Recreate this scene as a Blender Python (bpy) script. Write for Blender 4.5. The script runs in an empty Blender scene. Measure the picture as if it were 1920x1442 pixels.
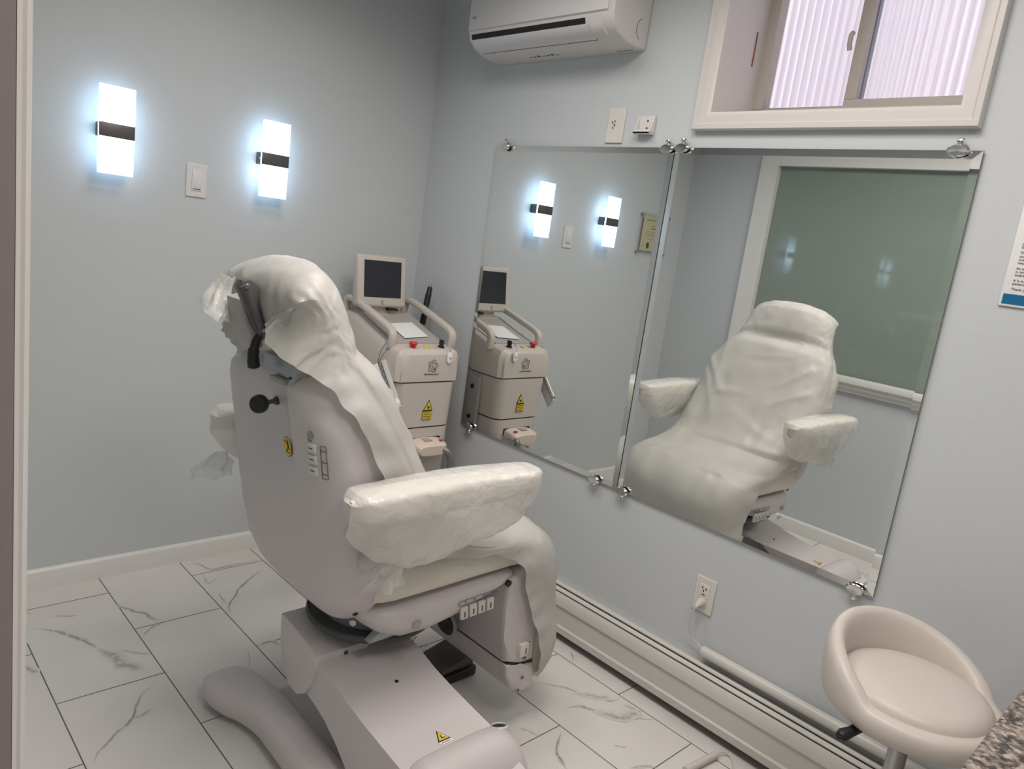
import bpy, bmesh, math, random
from mathutils import Vector, Matrix, noise
S = bpy.context.scene
COL = S.collection
R = math.radians
PI = math.pi
random.seed(7)

# ------------------------------------------------------------------ camera
def set_camera():
    f = 1389.83; yaw, pitch, roll = .7815, -.1921, .1382
    fw = Vector((math.sin(yaw)*math.cos(pitch), math.cos(yaw)*math.cos(pitch), math.sin(pitch)))
    r = Vector((math.cos(yaw), -math.sin(yaw), 0)); u = r.cross(fw)
    r2 = math.cos(roll)*r + math.sin(roll)*u; u2 = -math.sin(roll)*r + math.cos(roll)*u
    cd = bpy.data.cameras.new('camera'); co = bpy.data.objects.new('camera', cd); COL.objects.link(co)
    m = Matrix.Identity(4)
    for i in range(3):
        m[i][0] = r2[i]; m[i][1] = u2[i]; m[i][2] = -fw[i]
    m[0][3], m[1][3], m[2][3] = -2.01, -2.7332, 1.3963
    co.matrix_world = m
    cd.sensor_width = 36; cd.sensor_fit = 'HORIZONTAL'; cd.lens = f/1920*36; cd.clip_start = .02
    S.camera = co
set_camera()
# ------------------------------------------------------------------ world and light
W = bpy.data.worlds.new('sky'); S.world = W; W.use_nodes = True
W.node_tree.nodes['Background'].inputs[0].default_value = (.98, .935, .97, 1)
W.node_tree.nodes['Background'].inputs[1].default_value = 2.3
S.view_settings.view_transform = 'Standard'; S.view_settings.look = 'None'
S.view_settings.gamma = 1; S.view_settings.use_curve_mapping = False
S.view_settings.exposure = 0.0
def area(name, loc, sx, sy, power, col, spread=168):
    l = bpy.data.lights.new(name, 'AREA'); l.shape = 'RECTANGLE'; l.size = sx; l.size_y = sy
    l.energy = power; l.color = col; l.spread = R(spread)
    o = bpy.data.objects.new(name, l); COL.objects.link(o); o.location = loc; return o
CEIL = 2.52
area('ceiling_area_light', (-1.02, -1.90, CEIL-.035), .7, .6, 18, (1, .925, .865))
area('ceiling_area_light', (-.95, -1.0, CEIL-.035), .5, .5, 7, (1, .95, .91), 145)  # added fill light, brightens the back of the room
area('ceiling_area_light', (-1.35, -3.0, CEIL-.035), .6, .6, 13, (1, .93, .88))

# ------------------------------------------------------------------ materials
def lin(c):
    return tuple(((x/255)/12.92 if x/255 <= .04045 else ((x/255+.055)/1.055)**2.4) for x in c)
def mat(name, col, rough=.5, metal=0, spec=.5, bump=0, bscale=40, emis=None, estr=0, coat=0, vary=0, srgb=False):
    if srgb: col = lin(col)
    m = bpy.data.materials.new(name); m.use_nodes = True
    nt = m.node_tree; b = nt.nodes['Principled BSDF']
    b.inputs['Base Color'].default_value = (*col, 1); b.inputs['Roughness'].default_value = rough
    b.inputs['Metallic'].default_value = metal; b.inputs['Specular IOR Level'].default_value = spec
    b.inputs['Coat Weight'].default_value = coat
    if emis: b.inputs['Emission Color'].default_value = (*emis, 1); b.inputs['Emission Strength'].default_value = estr
    tc = nt.nodes.new('ShaderNodeTexCoord')
    if bump:
        n = nt.nodes.new('ShaderNodeTexNoise'); n.inputs['Scale'].default_value = bscale; n.inputs['Detail'].default_value = 4
        bp = nt.nodes.new('ShaderNodeBump'); bp.inputs['Strength'].default_value = bump; bp.inputs['Distance'].default_value = .01
        nt.links.new(tc.outputs['Object'], n.inputs['Vector']); nt.links.new(n.outputs['Fac'], bp.inputs['Height'])
        nt.links.new(bp.outputs['Normal'], b.inputs['Normal'])
    if vary:
        n = nt.nodes.new('ShaderNodeTexNoise'); n.inputs['Scale'].default_value = 3; n.inputs['Detail'].default_value = 3
        mx = nt.nodes.new('ShaderNodeMix'); mx.data_type = 'RGBA'
        mx.inputs[6].default_value = (*[c*(1-vary) for c in col], 1); mx.inputs[7].default_value = (*[min(1, c*(1+vary)) for c in col], 1)
        nt.links.new(tc.outputs['Object'], n.inputs['Vector']); nt.links.new(n.outputs['Fac'], mx.inputs[0]); nt.links.new(mx.outputs[2], b.inputs['Base Color'])
    return m
WALL = mat('wall_paint', (.575, .605, .62), .45, spec=.35, bump=.05, bscale=60, vary=.02)
CEILM = mat('ceiling_paint', (.62, .61, .60), .8)
TRIM = mat('white_trim_paint', (.65, .62, .595), .35, bump=.02, bscale=30)
TRIML = mat('white_casing_paint', (.74, .735, .71), .35)
PLATE = mat('white_plate_plastic', (.70, .67, .62), .35)
WPLATE = mat('cool_white_plate', (.72, .70, .69), .35)
DARK = mat('black_gap', (.008, .008, .008), .7)
BLACK = mat('black_plastic', (.012, .012, .013), .4)
CHROME = mat('chrome', (.78, .78, .78), .09, metal=1)
STEEL = mat('brushed_steel', (.42, .42, .43), .3, metal=1)
GREYMET = mat('dark_grey_metal', (.10, .10, .10), .45, metal=.3)
LGMET = mat('satin_aluminium', (.42, .44, .46), .4, metal=.55)
MIRROR = mat('mirror_silver', (.88, .90, .885), .0, metal=1)
MEDGE = mat('mirror_glass_edge', (.10, .13, .12), .1)
GREEN = mat('frosted_green_glass', (.24, .29, .255), .05, spec=.6, vary=.03)
SHELL = mat('chair_shell_plastic', (.62, .575, .58), .38, bump=.01, bscale=80)
SHELL2 = mat('chair_shell_grey_plastic', (.42, .40, .39), .45)
CREAM = mat('cream_vinyl', (.72, .68, .59), .45, bump=.03, bscale=50)
LASER = mat('device_shell', (.56, .51, .46), .4)
LASER2 = mat('device_deck_grey', (.40, .37, .35), .5)
SCREEN = mat('dark_screen', (.02, .022, .028), .18)
RED = mat('red_plastic', (.55, .02, .03), .35)
YEL = mat('yellow_sticker', (.75, .55, .03), .45)
INK = mat('black_ink', (.02, .02, .02), .5)
GREYINK = mat('grey_ink', (.10, .09, .09), .5)
PAPER = mat('white_paper', (.80, .80, .80), .6)
CERT = mat('cream_certificate_paper', (.72, .66, .42), .6)
BLUE = mat('blue_print', (.0, .12, .27), .5)
SEATV = mat('white_vinyl', (.60, .55, .50), .42, bump=.03, bscale=70)
HEAT = mat('heater_enamel', (.60, .585, .55), .35)
CORD = mat('white_cord', (.60, .57, .54), .5)
HOSE = mat('grey_hose', (.22, .22, .22), .35, metal=.4)
SASH = mat('sash_vinyl', (.50, .455, .41), .45)
SASHG = mat('sash_grey', (.33, .36, .41), .45)
CABM = mat('cabinet_white', (.6, .57, .54), .5)
TAUPE = mat('jamb_taupe', (.30, .26, .25), .5)
BAND = mat('sconce_metal', (.13, .12, .12), .42, metal=.5)
LED = mat('sconce_acrylic', (.8, .9, 1), .3, emis=(.52, .745, 1), estr=4.0)
def led_gradient():
    # edge-lit acrylic: brightest next to the metal band, weaker towards both ends
    nt = LED.node_tree; N = nt.nodes; L = nt.links
    tc = N.new('ShaderNodeTexCoord'); sp = N.new('ShaderNodeSeparateXYZ'); ab = N.new('ShaderNodeMath'); ab.operation = 'ABSOLUTE'
    mr = N.new('ShaderNodeMapRange'); mr.interpolation_type = 'SMOOTHSTEP'
    for k, v in (('From Min', .01), ('From Max', .13), ('To Min', 8.0), ('To Max', 1.6)): mr.inputs[k].default_value = v
    L.new(tc.outputs['Object'], sp.inputs[0]); L.new(sp.outputs['Z'], ab.inputs[0]); L.new(ab.outputs[0], mr.inputs[0])
    L.new(mr.outputs[0], N['Principled BSDF'].inputs['Emission Strength'])
led_gradient()

def film(name, op, col, tr=.25, rough=.3, bscale=22, bstr=.7, spec=.5):
    m = bpy.data.materials.new(name); m.use_nodes = True; nt = m.node_tree; N = nt.nodes; L = nt.links
    b = N['Principled BSDF']; b.inputs['Base Color'].default_value = (*col, 1); b.inputs['Roughness'].default_value = rough
    b.inputs['Specular IOR Level'].default_value = spec
    out = N['Material Output']
    t = N.new('ShaderNodeBsdfTranslucent'); t.inputs[0].default_value = (*col, 1)
    m1 = N.new('ShaderNodeMixShader'); m1.inputs[0].default_value = tr
    L.new(b.outputs[0], m1.inputs[1]); L.new(t.outputs[0], m1.inputs[2])
    tp = N.new('ShaderNodeBsdfTransparent'); m2 = N.new('ShaderNodeMixShader')
    L.new(tp.outputs[0], m2.inputs[1]); L.new(m1.outputs[0], m2.inputs[2]); L.new(m2.outputs[0], out.inputs[0])
    tc = N.new('ShaderNodeTexCoord')
    n = N.new('ShaderNodeTexNoise'); n.inputs['Scale'].default_value = bscale; n.inputs['Detail'].default_value = 5
    n.inputs['Distortion'].default_value = .3
    mp = N.new('ShaderNodeMapping'); mp.inputs['Scale'].default_value = (1, .55, 1.0)
    L.new(tc.outputs['Object'], mp.inputs[0]); L.new(mp.outputs[0], n.inputs['Vector'])
    bp = N.new('ShaderNodeBump'); bp.inputs['Strength'].default_value = bstr; bp.inputs['Distance'].default_value = .012
    L.new(n.outputs['Fac'], bp.inputs['Height']); L.new(bp.outputs[0], b.inputs['Normal']); L.new(bp.outputs[0], t.inputs['Normal'])
    n2 = N.new('ShaderNodeTexNoise'); n2.inputs['Scale'].default_value = 6; L.new(tc.outputs['Object'], n2.inputs['Vector'])
    mr = N.new('ShaderNodeMapRange'); mr.inputs['From Min'].default_value = .3; mr.inputs['From Max'].default_value = .7
    mr.inputs['To Min'].default_value = op-.08; mr.inputs['To Max'].default_value = min(1, op+.08)
    L.new(n2.outputs['Fac'], mr.inputs[0]); L.new(mr.outputs[0], m2.inputs[0])
    return m
FILM = film('milky_plastic_film', .94, (.625, .61, .58), .2, .42, 9, .30, .35)
FILMA = film('clear_crinkled_film', .60, (.90, .885, .85), .12, .14, 26, .7, .8)
FILMT = film('thin_film_tail', .34, (.74, .73, .705), .3, .2, 40, .6, .7)
def glassy(name, fac, col=(1, 1, 1), rg=.02):
    m = bpy.data.materials.new(name); m.use_nodes = True; nt = m.node_tree
    g = nt.nodes.new('ShaderNodeBsdfGlossy'); g.inputs['Roughness'].default_value = rg
    t = nt.nodes.new('ShaderNodeBsdfTransparent'); t.inputs[0].default_value = (*col, 1)
    mx = nt.nodes.new('ShaderNodeMixShader'); mx.inputs[0].default_value = fac
    nt.links.new(t.outputs[0], mx.inputs[1]); nt.links.new(g.outputs[0], mx.inputs[2]); nt.links.new(mx.outputs[0], nt.nodes['Material Output'].inputs[0])
    return m
GLASS = glassy('window_glass', .02, (.93, .93, .95), .4)
ACRY = glassy('clear_acrylic', .08, (.96, .96, .96))
def corr():
    m = bpy.data.materials.new('corrugated_translucent'); m.use_nodes = True; nt = m.node_tree; N = nt.nodes; L = nt.links
    t = N.new('ShaderNodeBsdfTranslucent'); d = N.new('ShaderNodeBsdfDiffuse'); mx = N.new('ShaderNodeMixShader'); mx.inputs[0].default_value = .25
    tc = N.new('ShaderNodeTexCoord'); w = N.new('ShaderNodeTexWave'); w.bands_direction = 'Y'; w.inputs['Scale'].default_value = 11.0
    w.inputs['Distortion'].default_value = .6; w.inputs['Detail'].default_value = 2; w.inputs['Detail Scale'].default_value = 1.2
    cr = N.new('ShaderNodeValToRGB'); cr.color_ramp.elements[0].position = .80; cr.color_ramp.elements[0].color = (.74, .70, .745, 1)
    cr.color_ramp.elements[1].position = .97; cr.color_ramp.elements[1].color = (.90, .87, .90, 1)
    L.new(tc.outputs['Object'], w.inputs['Vector']); L.new(w.outputs['Fac'], cr.inputs[0])
    L.new(cr.outputs[0], t.inputs[0]); L.new(cr.outputs[0], d.inputs[0]); L.new(t.outputs[0], mx.inputs[1]); L.new(d.outputs[0], mx.inputs[2])
    L.new(mx.outputs[0], N['Material Output'].inputs[0]); return m
CORR = corr()
def granite():
    m = bpy.data.materials.new('speckled_granite'); m.use_nodes = True; nt = m.node_tree; N = nt.nodes; L = nt.links
    b = N['Principled BSDF']; b.inputs['Roughness'].default_value = .3
    tc = N.new('ShaderNodeTexCoord'); v = N.new('ShaderNodeTexVoronoi'); v.inputs['Scale'].default_value = 170
    n = N.new('ShaderNodeTexNoise'); n.inputs['Scale'].default_value = 110; n.inputs['Detail'].default_value = 6
    cr = N.new('ShaderNodeValToRGB'); e = cr.color_ramp.elements
    e[0].position = .36; e[0].color = (.02, .017, .015, 1); e[1].position = .66; e[1].color = (.36, .31, .27, 1)
    x = e.new(.45); x.color = (.10, .08, .065, 1); x = e.new(.54); x.color = (.21, .17, .145, 1)
    L.new(tc.outputs['Object'], n.inputs['Vector']); L.new(tc.outputs['Object'], v.inputs['Vector'])
    mx = N.new('ShaderNodeMix'); mx.data_type = 'FLOAT'; mx.inputs[0].default_value = .22
    sep = N.new('ShaderNodeSeparateColor'); L.new(v.outputs['Color'], sep.inputs[0])
    L.new(n.outputs['Fac'], mx.inputs[2]); L.new(sep.outputs[0], mx.inputs[3]); L.new(mx.outputs[0], cr.inputs[0]); L.new(cr.outputs[0], b.inputs['Base Color'])
    return m
GRAN = granite()
def tilemat():
    m = bpy.data.materials.new('marble_tile'); m.use_nodes = True; nt = m.node_tree; N = nt.nodes; L = nt.links
    b = N['Principled BSDF']; b.inputs['Roughness'].default_value = .28; b.inputs['Specular IOR Level'].default_value = .5
    tc = N.new('ShaderNodeTexCoord'); n = N.new('ShaderNodeTexNoise'); n.inputs['Scale'].default_value = 2.2; n.inputs['Detail'].default_value = 4
    cr = N.new('ShaderNodeValToRGB'); e = cr.color_ramp.elements
    e[0].position = .3; e[0].color = (.62, .60, .57, 1); e[1].position = .7; e[1].color = (.72, .70, .675, 1)
    at = N.new('ShaderNodeAttribute'); at.attribute_name = 'vein'
    n2 = N.new('ShaderNodeTexNoise'); n2.inputs['Scale'].default_value = 70; n2.inputs['Detail'].default_value = 5
    mr = N.new('ShaderNodeMapRange'); mr.inputs['From Min'].default_value = .28; mr.inputs['From Max'].default_value = .50
    mu = N.new('ShaderNodeMath'); mu.operation = 'MULTIPLY'
    mx = N.new('ShaderNodeMix'); mx.data_type = 'RGBA'; mx.inputs[7].default_value = (.13, .12, .115, 1)
    L.new(tc.outputs['Object'], n.inputs['Vector']); L.new(tc.outputs['Object'], n2.inputs['Vector']); L.new(n.outputs['Fac'], cr.inputs[0])
    L.new(n2.outputs['Fac'], mr.inputs[0]); L.new(mr.outputs[0], mu.inputs[0]); L.new(at.outputs['Fac'], mu.inputs[1])
    L.new(mu.outputs[0], mx.inputs[0]); L.new(cr.outputs[0], mx.inputs[6]); L.new(mx.outputs[2], b.inputs['Base Color'])
    return m
TILE = tilemat()
GROUT = mat('grout', (.16, .15, .14), .8)

# ------------------------------------------------------------------ helpers
WL = {}
def props(o, label=None, cat=None, group=None, kind=None):
    if label: o['label'] = label
    if cat: o['category'] = cat
    if group: o['group'] = group
    if kind: o['kind'] = kind
    return o
def thing(name, label, cat, loc, group=None):
    o = bpy.data.objects.new(name, None); COL.objects.link(o); o.location = loc; o.empty_display_size = .1
    WL[o] = Vector(loc); return props(o, label, cat, group)
def obj(name, bm, m, parent=None, smooth=True, org=None, label=None, sub=0, bev=0, local=False, sol=0):
    """mesh object; vertices are given in world space unless local"""
    bmesh.ops.remove_doubles(bm, verts=bm.verts, dist=1e-6) if not sol == -1 else None
    bmesh.ops.recalc_face_normals(bm, faces=bm.faces)
    o0 = WL[parent] if parent else Vector(org or (0, 0, 0))
    if not local:
        for v in bm.verts: v.co -= o0
    me = bpy.data.meshes.new(name); bm.to_mesh(me); bm.free()
    for mm in (m if isinstance(m, (list, tuple)) else [m]): me.materials.append(mm)
    if smooth:
        for p in me.polygons: p.use_smooth = True
        try: me.set_sharp_from_angle(angle=R(38))
        except Exception: pass
    o = bpy.data.objects.new(name, me); COL.objects.link(o)
    if parent: o.parent = parent
    else: o.location = o0
    WL[o] = Vector(o0)
    if label: o['label'] = label
    if bev:
        md = o.modifiers.new('b', 'BEVEL'); md.width = bev; md.segments = 3; md.limit_method = 'ANGLE'; md.angle_limit = R(35)
    if sub:
        md = o.modifiers.new('s', 'SUBSURF'); md.levels = sub; md.render_levels = sub
    if sol > 0:
        md = o.modifiers.new('t', 'SOLIDIFY'); md.thickness = sol; md.offset = 0
    return o
def struct(name, bm, m, **k):
    o = obj(name, bm, m, **k)
    if not o.parent: o['kind'] = 'structure'
    return o
def B(): return bmesh.new()
def box(bm, x0, x1, y0, y1, z0, z1, r=0, seg=2, mi=0):
    vs = [bm.verts.new((x, y, z)) for x in (x0, x1) for y in (y0, y1) for z in (z0, z1)]
    fs = [bm.faces.new([vs[i] for i in q]) for q in ((0, 1, 3, 2), (4, 6, 7, 5), (0, 4, 5, 1), (2, 3, 7, 6), (0, 2, 6, 4), (1, 5, 7, 3))]
    for f in fs: f.material_index = mi
    if r:
        es = set(e for f in fs for e in f.edges)
        bmesh.ops.bevel(bm, geom=list(es), offset=r, segments=seg, profile=.5, affect='EDGES')
    return bm
def obox(bm, c, ax, ay, az, hx, hy, hz, r=0, seg=2):
    """box oriented by unit vectors"""
    n0 = len(bm.verts)
    b2 = B(); box(b2, -hx, hx, -hy, hy, -hz, hz, r, seg)
    c, ax, ay, az = Vector(c), Vector(ax).normalized(), Vector(ay).normalized(), Vector(az).normalized()
    mp = {v: bm.verts.new(c + ax*v.co.x + ay*v.co.y + az*v.co.z) for v in b2.verts}
    for f in b2.faces: bm.faces.new([mp[v] for v in f.verts])
    b2.free(); return bm
def prism(bm, pts, ax, a0, a1, r=0, seg=2):
    """extrude polygon along axis ax. pts are the two other coordinates in xyz order"""
    def P(p, a): 
        l = list(p); l.insert(ax, a); return bm.verts.new(l)
    A = [P(p, a0) for p in pts]; C = [P(p, a1) for p in pts]; n = len(pts)
    fs = [bm.faces.new(A), bm.faces.new(C[::-1])]
    for i in range(n): fs.append(bm.faces.new([A[i], C[i], C[(i+1) % n], A[(i+1) % n]]))
    if r:
        es = set(e for f in fs[:2] for e in f.edges)
        bmesh.ops.bevel(bm, geom=list(es), offset=r, segments=seg, profile=.5, affect='EDGES')
    return bm
def rings(bm, rs, cap=True, closed=False):
    V = [[bm.verts.new(p) for p in r] for r in rs]; n = len(V[0])
    for i in range(len(V) - (0 if closed else 1)):
        a, b = V[i], V[(i+1) % len(V)]
        for j in range(n): bm.faces.new([a[j], a[(j+1) % n], b[(j+1) % n], b[j]])
    if cap and not closed: bm.faces.new(V[0][::-1]); bm.faces.new(V[-1])
    return bm
def grid(bm, G):
    V = [[bm.verts.new(p) for p in r] for r in G]
    for i in range(len(V)-1):
        for j in range(len(V[0])-1): bm.faces.new([V[i][j], V[i+1][j], V[i+1][j+1], V[i][j+1]])
    return bm
def tube(bm, pts, r, n=10, cap=True):
    pts = [Vector(p) for p in pts]; rs = []
    t0 = (pts[1]-pts[0]).normalized(); up = Vector((0, 0, 1)) if abs(t0.z) < .9 else Vector((1, 0, 0))
    a = t0.cross(up).normalized()
    for i, p in enumerate(pts):
        t = ((pts[min(i+1, len(pts)-1)]-p).normalized() + (p-pts[max(i-1, 0)]).normalized()).normalized()
        a = (a - t*a.dot(t)).normalized(); b = t.cross(a)
        rr = r[i] if isinstance(r, (list, tuple)) else r
        rs.append([p + a*math.cos(2*PI*k/n)*rr + b*math.sin(2*PI*k/n)*rr for k in range(n)])
    return rings(bm, rs, cap)
def smooth_path(pts, k=6):
    pts = [Vector(p) for p in pts]; out = []
    for i in range(len(pts)-1):
        p0 = pts[max(i-1, 0)]; p1 = pts[i]; p2 = pts[i+1]; p3 = pts[min(i+2, len(pts)-1)]
        for j in range(k):
            t = j/k
            out.append(.5*((2*p1)+(p2-p0)*t+(2*p0-5*p1+4*p2-p3)*t*t+(3*p1-p0-3*p2+p3)*t**3))
    out.append(pts[-1]); return out
def cyl(bm, c, axis, r, h, n=24, r2=None, bev=0):
    """cylinder centred at c along axis"""
    ax = Vector(axis).normalized(); c = Vector(c)
    prof = [(r, -h/2), (r if r2 is None else r2, h/2)] if not bev else [(r-bev, -h/2), (r, -h/2+bev), (r, h/2-bev), (r-bev, h/2)]
    return lathe(bm, c, ax, prof, n)
def lathe(bm, c, ax, prof, n=32):
    c = Vector(c); ax = Vector(ax).normalized(); up = Vector((0, 0, 1)) if abs(ax.z) < .9 else Vector((1, 0, 0))
    a = ax.cross(up).normalized(); b = ax.cross(a)
    return rings(bm, [[c + ax*h + (a*math.cos(2*PI*k/n)+b*math.sin(2*PI*k/n))*max(r, 1e-4) for k in range(n)] for r, h in prof])
def sgp(v, p): return math.copysign(abs(v)**p, v)
def lerp(tab, x):
    """tab: rows (x, a, b, ...) increasing in x"""
    if x <= tab[0][0]: return list(tab[0][1:])
    for i in range(len(tab)-1):
        if x <= tab[i+1][0]:
            t = (x-tab[i][0])/(tab[i+1][0]-tab[i][0]); t = t*t*(3-2*t)*.3+t*.7
            return [a+(b-a)*t for a, b in zip(tab[i][1:], tab[i+1][1:])]
    return list(tab[-1][1:])
def text(name, s, size, c, ax, ay, m, parent=None, align='LEFT', ext=.0002, bold=0):
    cu = bpy.data.curves.new(name, 'FONT'); cu.body = s; cu.size = size; cu.align_x = align; cu.extrude = ext; cu.offset = bold
    t = bpy.data.objects.new('tmp', cu); COL.objects.link(t)
    dg = bpy.context.evaluated_depsgraph_get(); dg.update()
    me = bpy.data.meshes.new_from_object(t.evaluated_get(dg)); bpy.data.objects.remove(t)
    ax = Vector(ax).normalized(); ay = Vector(ay).normalized(); az = ax.cross(ay)
    o0 = WL[parent] if parent else Vector((0, 0, 0))
    M = Matrix((( ax.x, ay.x, az.x, c[0]-o0.x), (ax.y, ay.y, az.y, c[1]-o0.y), (ax.z, ay.z, az.z, c[2]-o0.z), (0, 0, 0, 1)))
    me.transform(M); me.name = name; me.materials.clear(); me.materials.append(m)
    o = bpy.data.objects.new(name, me); COL.objects.link(o)
    if parent: o.parent = parent
    WL[o] = o0.copy(); return o
def ridge(p, f, seed=0):
    return 1-2*abs(noise.noise(Vector((p[0]*f[0]+seed, p[1]*f[1], p[2]*f[2]))))
def copy_tree(o, parent=None):
    c = o.copy(); COL.objects.link(c); c.parent = parent
    for ch in list(o.children): copy_tree(ch, c)
    return c

# ================================================================== ROOM
def build_floor():
    bm = B(); vl = bm.verts.layers.float.new('vein')
    x0, x1, y0, y1 = -3.4, 0.0, -3.8, 0.0
    vs = [bm.verts.new(p) for p in ((x0, y0, -.0015), (x1, y0, -.0015), (x1, y1, -.0015), (x0, y1, -.0015))]
    f = bm.faces.new(vs); f.material_index = 1
    vs2 = [bm.verts.new(p) for p in ((x0, y0, -.05), (x1, y0, -.05), (x1, y1, -.05), (x0, y1, -.05))]
    f = bm.faces.new(vs2[::-1]); f.material_index = 1
    tw, tl, g = .2835, .555, .0016
    for i in range(-10, 5):
        a = -.976 + i*tw; b = a + tw; off = -.69 if (i % 2 == 0) else -.41
        for j in range(-7, 4):
            c = off + j*tl; d = c + tl
            xa, xb = max(a+g, x0), min(b-g, x1); ya, yb = max(c+g, y0), min(d-g, y1)
            if xb <= xa or yb <= ya: continue
            bm.faces.new([bm.verts.new(p) for p in ((xa, ya, 0), (xb, ya, 0), (xb, yb, 0), (xa, yb, 0))])
    zc = [.0002]
    def vein(pts, w, s=1.0, k=5):
        zc[0] += .00003
        P = smooth_path([(p[0], p[1], 0) for p in pts], k); prev = None; n = len(P)
        for i, p in enumerate(P):
            t = (P[min(i+1, n-1)]-P[max(i-1, 0)]).normalized(); q = Vector((-t.y, t.x, 0))
            e = min(1, 4*i/n+.12, 4*(n-1-i)/n+.12)
            ww = w*e*(.55+.9*abs(noise.noise(p*23))); off = q*w*.7*noise.noise(p*31+Vector((3, 1, 0)))
            row = []
            for u, a in ((-1.6, 0), (-.5, .7), (.2, 1), (1.1, .35), (2.6, 0)):
                v = bm.verts.new(p+off+q*ww*u+Vector((0, 0, zc[0]))); v[vl] = a*s*e; row.append(v)
            if prev:
                for a in range(4): bm.faces.new([prev[a], row[a], row[a+1], prev[a+1]])
            prev = row
    VE = [([(-1.569, -.26), (-1.553, -.316), (-1.546, -.348)], .004, .5), ([(-1.593, -.425), (-1.57, -.48), (-1.548, -.52)], .011, .6),
     ([(-1.514, -.261), (-1.469, -.299), (-1.428, -.359), (-1.402, -.415), (-1.378, -.475), (-1.361, -.52)], .008, .75),
     ([(-1.385, -.455), (-1.361, -.52), (-1.348, -.582), (-1.329, -.616), (-1.302, -.65)], .020, .6),
     ([(-1.256, -.22), (-1.25, -.258), (-1.224, -.303), (-1.2, -.336), (-1.195, -.372), (-1.165, -.402)], .008, .85),
     ([(-1.167, -.414), (-1.213, -.427), (-1.254, -.47)], .004, .7),
     ([(-1.292, -.721), (-1.343, -.759), (-1.372, -.799), (-1.383, -.828), (-1.416, -.869), (-1.455, -.895), (-1.484, -.924), (-1.509, -.948), (-1.526, -.982)], .005, .9),
     ([(-1.344, -.835), (-1.37, -.85), (-1.4, -.853)], .005, .6),
     ([(-.723, -.203), (-.783, -.24), (-.868, -.308), (-.901, -.352), (-.947, -.405), (-.968, -.479)], .0045, .9),
     ([(-.944, -.306), (-.948, -.35), (-.95, -.391)], .003, .7),
     ([(-.932, -.027), (-.915, -.07), (-.895, -.118), (-.816, -.12), (-.707, -.122)], .005, .7),
     ([(-.969, -.692), (-.924, -.687), (-.909, -.721)], .007, .9), ([(-1.006, -.694), (-1.026, -.752), (-1.051, -.794)], .003, .5),
     ([(-.939, -.151), (-.946, -.22), (-.902, -.194)], .004, .6), ([(-1.538, -.118), (-1.52, -.14), (-1.496, -.165)], .004, .4),
     ([(-1.445, -.212), (-1.41, -.23), (-1.385, -.24)], .004, .5), ([(-1.331, -.503), (-1.298, -.546), (-1.263, -.575)], .004, .5),
     ([(-.302, -1.338), (-.256, -1.393), (-.231, -1.444), (-.2, -1.489), (-.179, -1.528), (-.133, -1.531)], .004, .8),
     ([(-.25, -1.43), (-.2, -1.489), (-.165, -1.52)], .014, .45),
     ([(-.328, -1.474), (-.285, -1.492), (-.264, -1.529), (-.253, -1.574), (-.217, -1.611), (-.172, -1.635), (-.13, -1.667)], .006, .8),
     ([(-.262, -1.529), (-.235, -1.59), (-.18, -1.615), (-.14, -1.63)], .022, .6),
     ([(-.155, -1.563), (-.143, -1.6), (-.132, -1.623)], .004, .6), ([(-.075, -1.258), (-.09, -1.285), (-.115, -1.306)], .004, .7),
     ([(-.424, -1.542), (-.486, -1.58), (-.513, -1.612), (-.53, -1.66)], .005, .9), ([(-.525, -1.46), (-.505, -1.49), (-.498, -1.517)], .003, .5),
     ([(-.374, -1.759), (-.327, -1.782), (-.311, -1.80)], .006, .6), ([(-.339, -1.671), (-.325, -1.685), (-.311, -1.698)], .003, .5)]
    for p, w, s in VE: vein(p, w*.85, s)
    rnd = random.Random(3)
    for _ in range(26):
        x, y = rnd.uniform(-2.0, -.1), rnd.uniform(-2.6, -.1)
        if (-1.6 < x < -.05 and y > -1.05) or (x > -.6 and -1.9 < y < -1.0): continue
        a = rnd.uniform(0, 6.3); p = [(x, y)]
        for _ in range(4):
            a += rnd.uniform(-.5, .5); x += .06*math.cos(a); y += .06*math.sin(a); p.append((x, y))
        vein(p, .004, .8)
    struct('floor', bm, [TILE, GROUT], smooth=False, sol=-1)
build_floor()
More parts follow.
